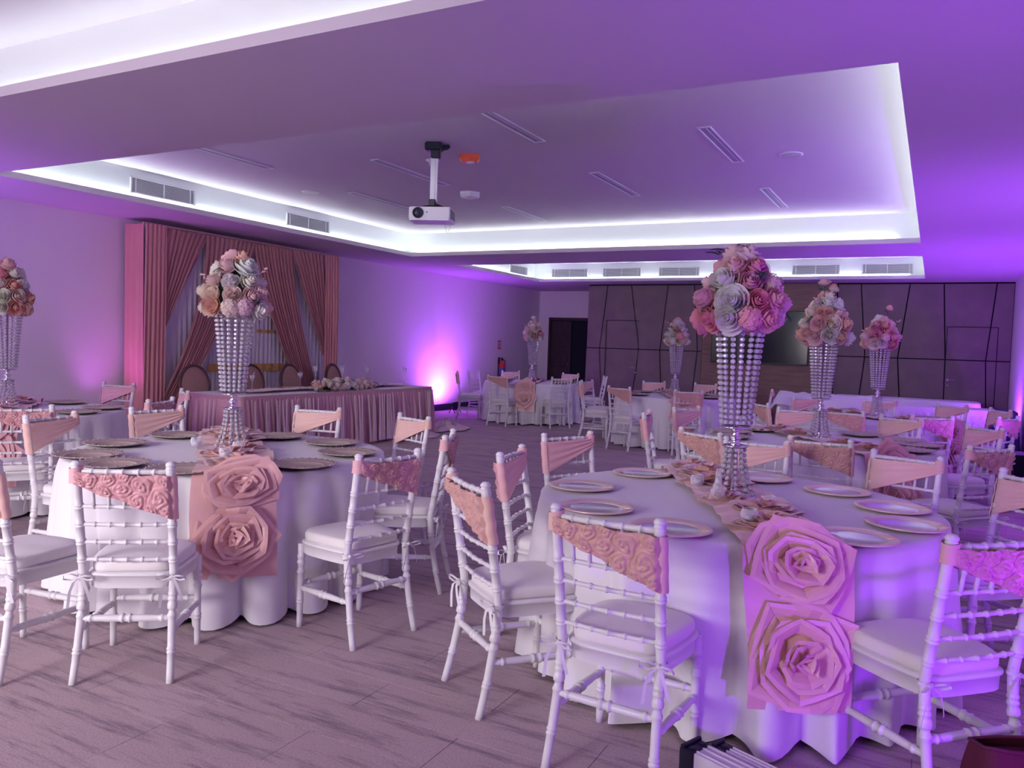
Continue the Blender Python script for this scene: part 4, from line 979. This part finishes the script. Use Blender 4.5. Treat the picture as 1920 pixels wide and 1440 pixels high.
def sprig_mesh():
    m = M(); r8 = random.Random(8); m.sweep([(0, 0, 0), (0.1, 0, 0.8), (0.35, 0.05, 1.7)], 0.03, 5)
    for k in range(7): m.sph((0.1 + 0.25 * k / 7 + r8.uniform(-.2, .2), r8.uniform(-.25, .25), 0.9 + 0.12 * k), 0.13, 6, 4)
    return m.mesh('berry_sprig', PETAL)
ROSES = [rose_mesh('rose', 1), rose_mesh('rose', 2, 1.12), rose_mesh('rose', 3, 0.92)]
HYD = [hydrangea_mesh(1)]; LEAFM = leaf_mesh(); SPRIG = sprig_mesh()
IVORY, CREAM, BLU, PCH, PNK, HOT = (0.93, 0.90, 0.85), (0.92, 0.83, 0.70), (0.90, 0.70, 0.68), (0.90, 0.58, 0.47), (0.88, 0.50, 0.55), (0.82, 0.34, 0.44)
def put(mesh, parent, p, n, s, color, roll):
    q = Vector(n).to_track_quat('Z', 'Y'); mt = Matrix.Translation(p) @ q.to_matrix().to_4x4() @ Matrix.Rotation(roll, 4, 'Z') @ Matrix.Diagonal((s, s, s, 1))
    o = link(mesh.name.split('.')[0], mesh, parent, color=color); o.matrix_local = mt; return o
def bouquet(key, label, pal, seed, H=0.36, R=0.165, stems=0, spray=0):
    x, y = TABLES[key]; r9 = random.Random(seed)
    t = thing('bouquet', label, 'flowers', (x, y, 1.608), r9.random() * 6, 'silk flower bouquets')
    m = M(); m.sph((0, 0, 0.13), 0.11, 12, 8, (1, 1, 1.15)); ob('moss_core', m, LEAF, t)
    rows = ((0.035, 0.148, 10), (0.115, 0.146, 9), (0.195, 0.112, 7), (0.270, 0.072, 5), (0.335, 0.028, 2))
    for h, rr, n in rows:
        off = r9.random() * 6
        for k in range(n):
            a = off + 2 * pi * k / n + r9.uniform(-0.12, 0.12); rad = rr * R / 0.165 + r9.uniform(-0.012, 0.014); z = h * H / 0.36 + r9.uniform(-0.014, 0.014)
            el = -0.15 + 1.35 * (h / 0.34) ** 1.3; nrm = (cos(a) * cos(el), sin(a) * cos(el), sin(el))
            c = r9.choice(pal); c = tuple(min(0.95, v * r9.uniform(0.93, 1.05)) for v in c)
            hyd = r9.random() < 0.16 and c in () or r9.random() < 0.20
            me = HYD[0] if hyd else r9.choice(ROSES)
            put(me, t, (rad * cos(a), rad * sin(a), z), nrm, r9.uniform(0.056, 0.076), c, r9.random() * 6)
    for k in range(12):
        a = r9.random() * 6.28; h = r9.uniform(0.03, 0.32); rr = 0.15 * (1 - (h / 0.42) ** 2) + 0.015
        put(LEAFM, t, (rr * cos(a), rr * sin(a), h), (cos(a) * 0.5, sin(a) * 0.5, 0.8), r9.uniform(0.045, 0.065), (1, 1, 1), r9.random() * 6)
    for k in range(3):
        a = r9.random() * 6.28; put(SPRIG, t, (0.14 * cos(a), 0.14 * sin(a), r9.uniform(0.12, 0.3)), (cos(a), sin(a), 0.5), 0.045, BLU, r9.random() * 6)
    if spray:                                        # long leafy sprig leaning out at the top
        b0 = t.rotation_euler[2]; ca, sa = cos(2.6 - b0), sin(2.6 - b0)
        m = M(); m.sweep([(0.03 * ca, 0.03 * sa, 0.30), (0.10 * ca, 0.10 * sa, 0.36), (0.17 * ca, 0.17 * sa, 0.345)], 0.003, 5); ob('stem', m, LEAF, t)
        for d, z, tl in ((0.10, 0.36, 0.9), (0.13, 0.36, -0.6), (0.16, 0.35, 0.5), (0.17, 0.345, -0.3), (0.05, 0.38, 2.0)): put(LEAFM, t, (d * ca, d * sa, z), (sa * 0.3, -ca * 0.3, 1), 0.045, (1, 1, 1), 2.6 - b0 - pi / 2 + tl)
    for k in range(stems):
        a = r9.random() * 6.28; m = M(); tx, ty, tz = 0.07 * cos(a), 0.07 * sin(a), 0.40 + 0.05 * r9.random()
        m.sweep([(0.03 * cos(a), 0.03 * sin(a), 0.25), (tx, ty, tz)], 0.003, 5); ob('stem', m, LEAF, t)
        put(r9.choice(ROSES), t, (tx, ty, tz + 0.01), (0.4 * cos(a), 0.4 * sin(a), 1), 0.043, r9.choice(pal), 0)
        put(LEAFM, t, (tx * 0.8, ty * 0.8, tz - 0.05), (cos(a), sin(a), 0.4), 0.05, (1, 1, 1), 1)
    return t
bouquet('T1', 'large pink and blush rose bouquet with dark leaves, above the gold-rimmed plates', [BLU, BLU, PNK, PNK, IVORY, BLU, HOT, PNK], 21, 0.345, 0.178, 0, 1)
bouquet('T2', 'ivory and peach rose bouquet before the mauve curtains', [IVORY, IVORY, IVORY, CREAM, PCH, BLU, BLU], 22, 0.355, 0.170, 0)
bouquet('T3', 'coral and ivory bouquet cut by the left frame edge', [IVORY, PCH, PCH, BLU, PNK, IVORY], 23, 0.42, 0.165, 0)
bouquet('T4', 'small pale pink bouquet before the violet passage corner', [BLU, BLU, IVORY, PNK], 24, 0.36, 0.165, 1)
bouquet('T5', 'small peach and white bouquet before the panelled wall door', [IVORY, IVORY, PCH, CREAM, BLU], 25, 0.34, 0.16, 0)
bouquet('T6', 'loose tall peach and white bouquet before the television', [IVORY, IVORY, PCH, PCH, BLU, CREAM], 26, 0.37, 0.170, 3)
bouquet('T7', 'rounded pink bouquet before the right part of the panelled wall', [BLU, PNK, PNK, IVORY, HOT, PCH], 27, 0.32, 0.165, 1)
# flower garland on the head table
r9 = random.Random(31)
t = thing('flower_garland', 'low long garland of ivory and peach roses on the edge of the head table', 'flowers', (-7.36, 8.82, HZ + 0.002))
m = M(); m.sph((0, 0, 0.05), 0.07, 12, 6, (1, 8.5, 0.7)); ob('moss_core', m, LEAF, t)
for k in range(52):
    y = -0.62 + 1.24 * ((k * 0.618) % 1.0); a = r9.uniform(-0.3, 2.6); rr = 0.085 * (1 - (y / 0.75) ** 4)
    put(r9.choice(ROSES + HYD[:1]), t, (rr * cos(a) * 1.2, y, 0.045 + rr * max(0, sin(a))), (cos(a), r9.uniform(-.3, .3), sin(a) + 0.2), r9.uniform(0.045, 0.062), r9.choice([IVORY, IVORY, CREAM, BLU, PCH, CREAM]), r9.random() * 6)
for k in range(22):
    y = r9.uniform(-0.72, 0.72); a = r9.uniform(0, 2.8); put(LEAFM, t, (0.09 * cos(a), y, 0.05 + 0.05 * sin(a)), (cos(a) * 0.6, r9.uniform(-.5, .5), 0.6), r9.uniform(0.05, 0.08), (1, 1, 1), r9.random() * 6)
for x, y in ((0.14, 0.1), (0.13, -0.45)): put(LEAFM, t, (x, y, 0.02), (1, 0, 0.1), 0.10, (1, 1, 1), 2.5)

# ------------------------------------------------------------------ glass candle holders
def votive():
    t = thing('votive_candle', '', 'candle')
    m = M(); m.lathe([(0.0, 0.004), (0.026, 0.004), (0.030, 0.012), (0.036, 0.035), (0.030, 0.055), (0.028, 0.058), (0.0265, 0.055), (0.032, 0.035), (0.026, 0.014), (0.0, 0.010)], 18, cap=False); ob('glass_cup', m, GLASS, t)
    m = M(); m.lathe([(0.0, 0.012), (0.02, 0.012), (0.02, 0.03), (0.0, 0.03)], 12, cap=False); m.sweep([(0, 0, 0.03), (0, 0, 0.038)], 0.001, 4); ob('tealight', m, WHITEP, t); return t
VT = votive(); vf = [1]
def put_votive(x, y, lb, z=TZ + 0.03):
    v = VT if vf[0] else dup(VT); vf[0] = 0; v.location = (x, y, z); v['label'] = 'small clear glass votive candle ' + lb; v['group'] = 'glass votive candles'
put_votive(-0.62, 3.63, 'right of the round stand foot at the gold-rimmed plates', 0.79); put_votive(-0.62, 3.22, 'on the runner before the gold-rimmed plates', 0.80); put_votive(-1.03, 3.98, 'left behind the round stand foot at the gold-rimmed plates', 0.795)
put_votive(-3.93, 3.36, 'left of the square stand foot before the head table', 0.795); put_votive(-3.60, 3.38, 'right of the square stand foot before the head table', 0.795); put_votive(-3.42, 3.12, 'on the runner before the square stand foot', 0.80)
def tall_holder(x, y, z, h, lb):
    t = thing('candle_holder', 'clear glass stemmed candle holder ' + lb, 'candle holder', (x, y, z), 0, 'glass candle holders')
    m = M(); m.lathe([(0.0, 0.0), (0.035, 0.0), (0.033, 0.006), (0.006, 0.012), (0.005, h * 0.55), (0.012, h * 0.6), (0.007, h * 0.66), (0.03, h * 0.85), (0.036, h), (0.033, h), (0.026, h * 0.86), (0, h * 0.8)], 14, cap=False); ob('stem', m, GLASS, t)
    m = M()
    for k in range(5):
        a = 2 * pi * k / 5; m.add([(0.012 * cos(a), 0.012 * sin(a), h), (0.04 * cos(a + 0.3), 0.04 * sin(a + 0.3), h + 0.05), (0.012 * cos(a + 0.9), 0.012 * sin(a + 0.9), h)], [(0, 1, 2)])
    ob('petal_cup', m, GLASS, t, False)
for y, h, lb in ((7.27, 0.20, 'behind the crystal stand on the head table'), (8.12, 0.22, 'left of the garland'), (8.42, 0.30, 'behind the left part of the garland'), (8.98, 0.30, 'behind the middle of the garland'), (9.55, 0.28, 'right of the garland'), (10.5, 0.26, 'alone near the violet end of the head table')):
    tall_holder(-7.52, y, HZ + 0.03, h, lb)
cx, cy = TABLES['T1']
t = thing('bud_vase', 'clear flared glass candle tower before the round stand foot', 'vase', (cx - 0.02, cy - 0.22, 0.79))
m = M(); m.lathe([(0.0, 0), (0.045, 0.0), (0.036, 0.03), (0.016, 0.09), (0.011, 0.14), (0.014, 0.15), (0.010, 0.15), (0.008, 0.14), (0.012, 0.09), (0.03, 0.03), (0.0, 0.006)], 16, cap=False); ob('glass', m, GLASS, t)

# ------------------------------------------------------------------ side tables along the panelled wall
def side_table(name, label, x0, x1, y0, y1, z, matl, seed, group=None):
    t = thing(name, label, 'table', ((x0 + x1) / 2, (y0 + y1) / 2, 0)); a, b = (x1 - x0) / 2, (y1 - y0) / 2; r0 = random.Random(seed); p0 = r0.random() * 6
    m = M()
    def fn(u, v):
        k = round(v * 10); q = 2 * pi * u; n = 7.0; c, s = cos(q), sin(q); X = abs(c) ** (2 / n) * (1 if c > 0 else -1); Y = abs(s) ** (2 / n) * (1 if s > 0 else -1)
        if k < 4: f = (0.0, 0.6, 0.985, 1.0)[k]; return (a * X * f, b * Y * f, z - (0.006 if k == 3 else 0))
        e = (k - 3) / 7; o = 0.01 + e * (0.03 + 0.022 * sin(46 * u * pi + p0) + 0.016 * sin(27 * 2 * pi * u + p0))
        return ((a + o) * X, (b + o) * Y, (z - 0.006) * (1 - e) + 0.012 * e)
    m.grid(fn, 240, 10, cu=True); ob('cloth', m, matl, t)
    for sx in (-1, 1):
        for sy in (-1, 1): m = M(); m.lathe([(0.018, 0), (0.018, z - 0.03)], 8, Matrix.Translation((sx * (a - 0.1), sy * (b - 0.1), 0))); ob('leg', m, CHROME, t)
    return t
side_table('side_table', 'long white-clothed side table against the panelled wall', -1.65, 0.72, 15.55, 16.45, 0.76, CLOTH, 1)
side_table('side_table', 'shorter white side table with a rumpled cloth below the television', -2.3, -0.85, 13.75, 14.75, 0.74, CLOTH, 2)
side_table('side_table', 'dark navy clothed side table near the right wall corner', -0.55, 1.12, 13.7, 14.6, 0.735, NAVY, 3)
def loose(u, v): return ((u - 0.5) * 1.75 + 0.03 * sin(9 * v), (v - 0.5) * 1.15, 0.02 + 0.035 * (1 + crumple(u * 1.6, v * 1.2)) + 0.045 * max(0, sin(7 * u + 2 * v)) ** 2 * (1 - abs(2 * v - 1)) - (0.25 * max(0, abs(2 * u - 1) - 0.84) * 6) ** 1.0 * 0.9 - 0.5 * max(0, (0.5 - v) - 0.44) * 5)
m = M(); m.grid(loose, 70, 40); tag(ob('loose_cloth', m, CLOTH, None, loc=(-1.57, 14.25, 0.745)), 'loosely thrown white cloth rumpled on the side table below the television', 'tablecloth')
def drape(u, v):
    x = -0.62 + 1.45 * u
    if v < 0.4: return (x, 14.3 - 0.62 * (v / 0.4), 0.752 + 0.012 * sin(30 * x) * v)
    q = (v - 0.4) / 0.6; dep = 0.12 + 0.17 * abs(sin(2 * pi * (u * 0.95 + 0.08))) ** 0.8 + 0.10 * (u > 0.8) * (u - 0.8) * 5
    return (x + 0.02 * sin(20 * q + 8 * u), 13.63 - 0.012 * sin(60 * x) * q - 0.03, 0.752 - dep * q)
m = M(); m.grid(drape, 90, 20); tag(ob('hanging_cloth', m, CLOTH, None), 'white cloth hanging in scallops over the navy side table', 'tablecloth')

# ------------------------------------------------------------------ uplights, bag, ladder
def par_can(x, y, rz, label):
    t = thing('uplight', label, 'stage light', (x, y, 0), rz)
    mt = Matrix.Translation((0, 0, 0.14)) @ Matrix.Rotation(radians(-18), 4, 'X')
    m = M(); m.lathe([(0.05, -0.08), (0.075, -0.05), (0.085, 0.07), (0.09, 0.08), (0.08, 0.085), (0.078, 0.07)], 18, mt, cap=False); m.lathe([(0, -0.08), (0.05, -0.08)], 18, mt, cap=False); ob('housing', m, BLACKP, t)
    m = M(); m.lathe([(0.0, 0.074), (0.078, 0.074)], 18, mt, cap=False); ob('lens', m, mat('uplight_lens', (0.1, 0.05, 0.2), 0.2, emit=VIOLET, estr=6), t)
    m = M(); m.sweep([(-0.13, 0.06, 0.005), (-0.1, 0, 0.14), (0.1, 0, 0.14), (0.13, 0.06, 0.005)], 0.008, 6); m.sweep([(-0.1, 0, 0.14), (-0.13, -0.08, 0.005)], 0.008, 6); m.sweep([(0.1, 0, 0.14), (0.13, -0.08, 0.005)], 0.008, 6); ob('yoke', m, BLACKP, t)
par_can(-8.95, 14.35, radians(90), 'black floor uplight throwing violet on the wall beyond the head table')
par_can(1.02, 12.9, radians(-90), 'black floor uplight standing by the right wall near the panelled corner')
par_can(1.06, 8.2, radians(-90), 'black floor uplight by the right wall beside the violet-lit chairs')
t = thing('equipment_case', 'black equipment case on the carpet by the right wall', 'case', (0.93, 11.9, 0), 0.2)
m = M(); m.cbox((0, 0, 0.17), (0.34, 0.5, 0.32), 0.012); ob('body', m, BLACKP, t, False)
m = M(); m.sweep([(-0.18, -0.08, 0.28), (-0.21, -0.06, 0.28), (-0.21, 0.06, 0.28), (-0.18, 0.08, 0.28)], 0.009, 6); ob('handle', m, CHROME, t)
t = thing('tote_bag', 'burgundy fabric bag on the floor at the bottom right corner', 'bag', (0.345, 2.875, 0), radians(26))
m = M()
def bagf(u, v):
    a = 2 * pi * u; n = 6.0; c, s = cos(a), sin(a); X = abs(c) ** (2 / n) * (1 if c > 0 else -1); Y = abs(s) ** (2 / n) * (1 if s > 0 else -1); k = v
    return ((0.19 + 0.008 * sin(3 * a)) * X * (1 + 0.03 * sin(pi * k)), (0.10 + 0.03 * sin(pi * k) - 0.045 * k) * Y, 0.004 + 0.30 * k + 0.008 * sin(2 * a) * k)
m.grid(bagf, 48, 10, cu=True); m.add([bagf(i / 48, 0.0) for i in range(48)], [tuple(range(48))]); m.add([(p[0] * 0.98, p[1] * 0.97, p[2] - 0.03) for p in (bagf(i / 48, 1.0) for i in range(48))], [tuple(range(48))]); ob('body', m, BAGM, t)
m = M(); m.sweep([bagf(i / 48, 1.0) for i in range(49)], 0.006, 6); ob('rim_piping', m, BAGT, t)
for s in (-1, 1): m = M(); m.ribbon([(-0.10, s * 0.055, 0.26), (-0.11, s * 0.075, 0.20), (-0.115, s * 0.10, 0.10), (-0.10, s * 0.125, 0.03)], 0.018, (1, 0, 0)); ob('strap', m, BAGT, t)
t = thing('ladder', 'folded white aluminium ladder with black feet lying on the carpet', 'ladder', (-0.64, 2.70, 0), radians(-22))
# local x runs along the rails, away from the black feet
for yy, x0, wd, ht, fx in ((0.0, 0.0, 0.098, 0.094, -0.028), (0.088, 0.05, 0.060, 0.086, 0.022)):
    L = 1.15; zz = 0.012 + ht / 2
    m = M(); m.cbox((x0 + L / 2, yy, zz), (L, wd, ht - 0.004), 0.004)
    for q in (-0.3, 0.05, 0.34): m.cbox((x0 + L / 2, yy + q * wd, zz + ht / 2 - 0.001), (L, 0.008, 0.006), 0.002)
    ob('rail', m, ALU, t, False)
    m = M(); m.cbox((fx, yy, zz - 0.003), (0.062, wd + 0.008, ht + 0.006), 0.006); m.cbox((fx - 0.018, yy, zz + ht / 2 + 0.004), (0.016, wd + 0.008, 0.014), 0.004)
    for q in ((-0.028, 0.028) if wd > 0.08 else (0.0,)): m.lathe([(0.013, 0), (0.013, 0.004), (0.007, 0.006)], 10, Matrix.Translation((fx + 0.008, yy + q, zz + ht / 2)))
    ob('foot', m, BLACKP, t, False)
for k in range(4): m = M(); m.cbox((0.25 + k * 0.28, 0.15, 0.055), (0.05, 0.07, 0.03), 0.004); ob('rung', m, ALU, t, False)
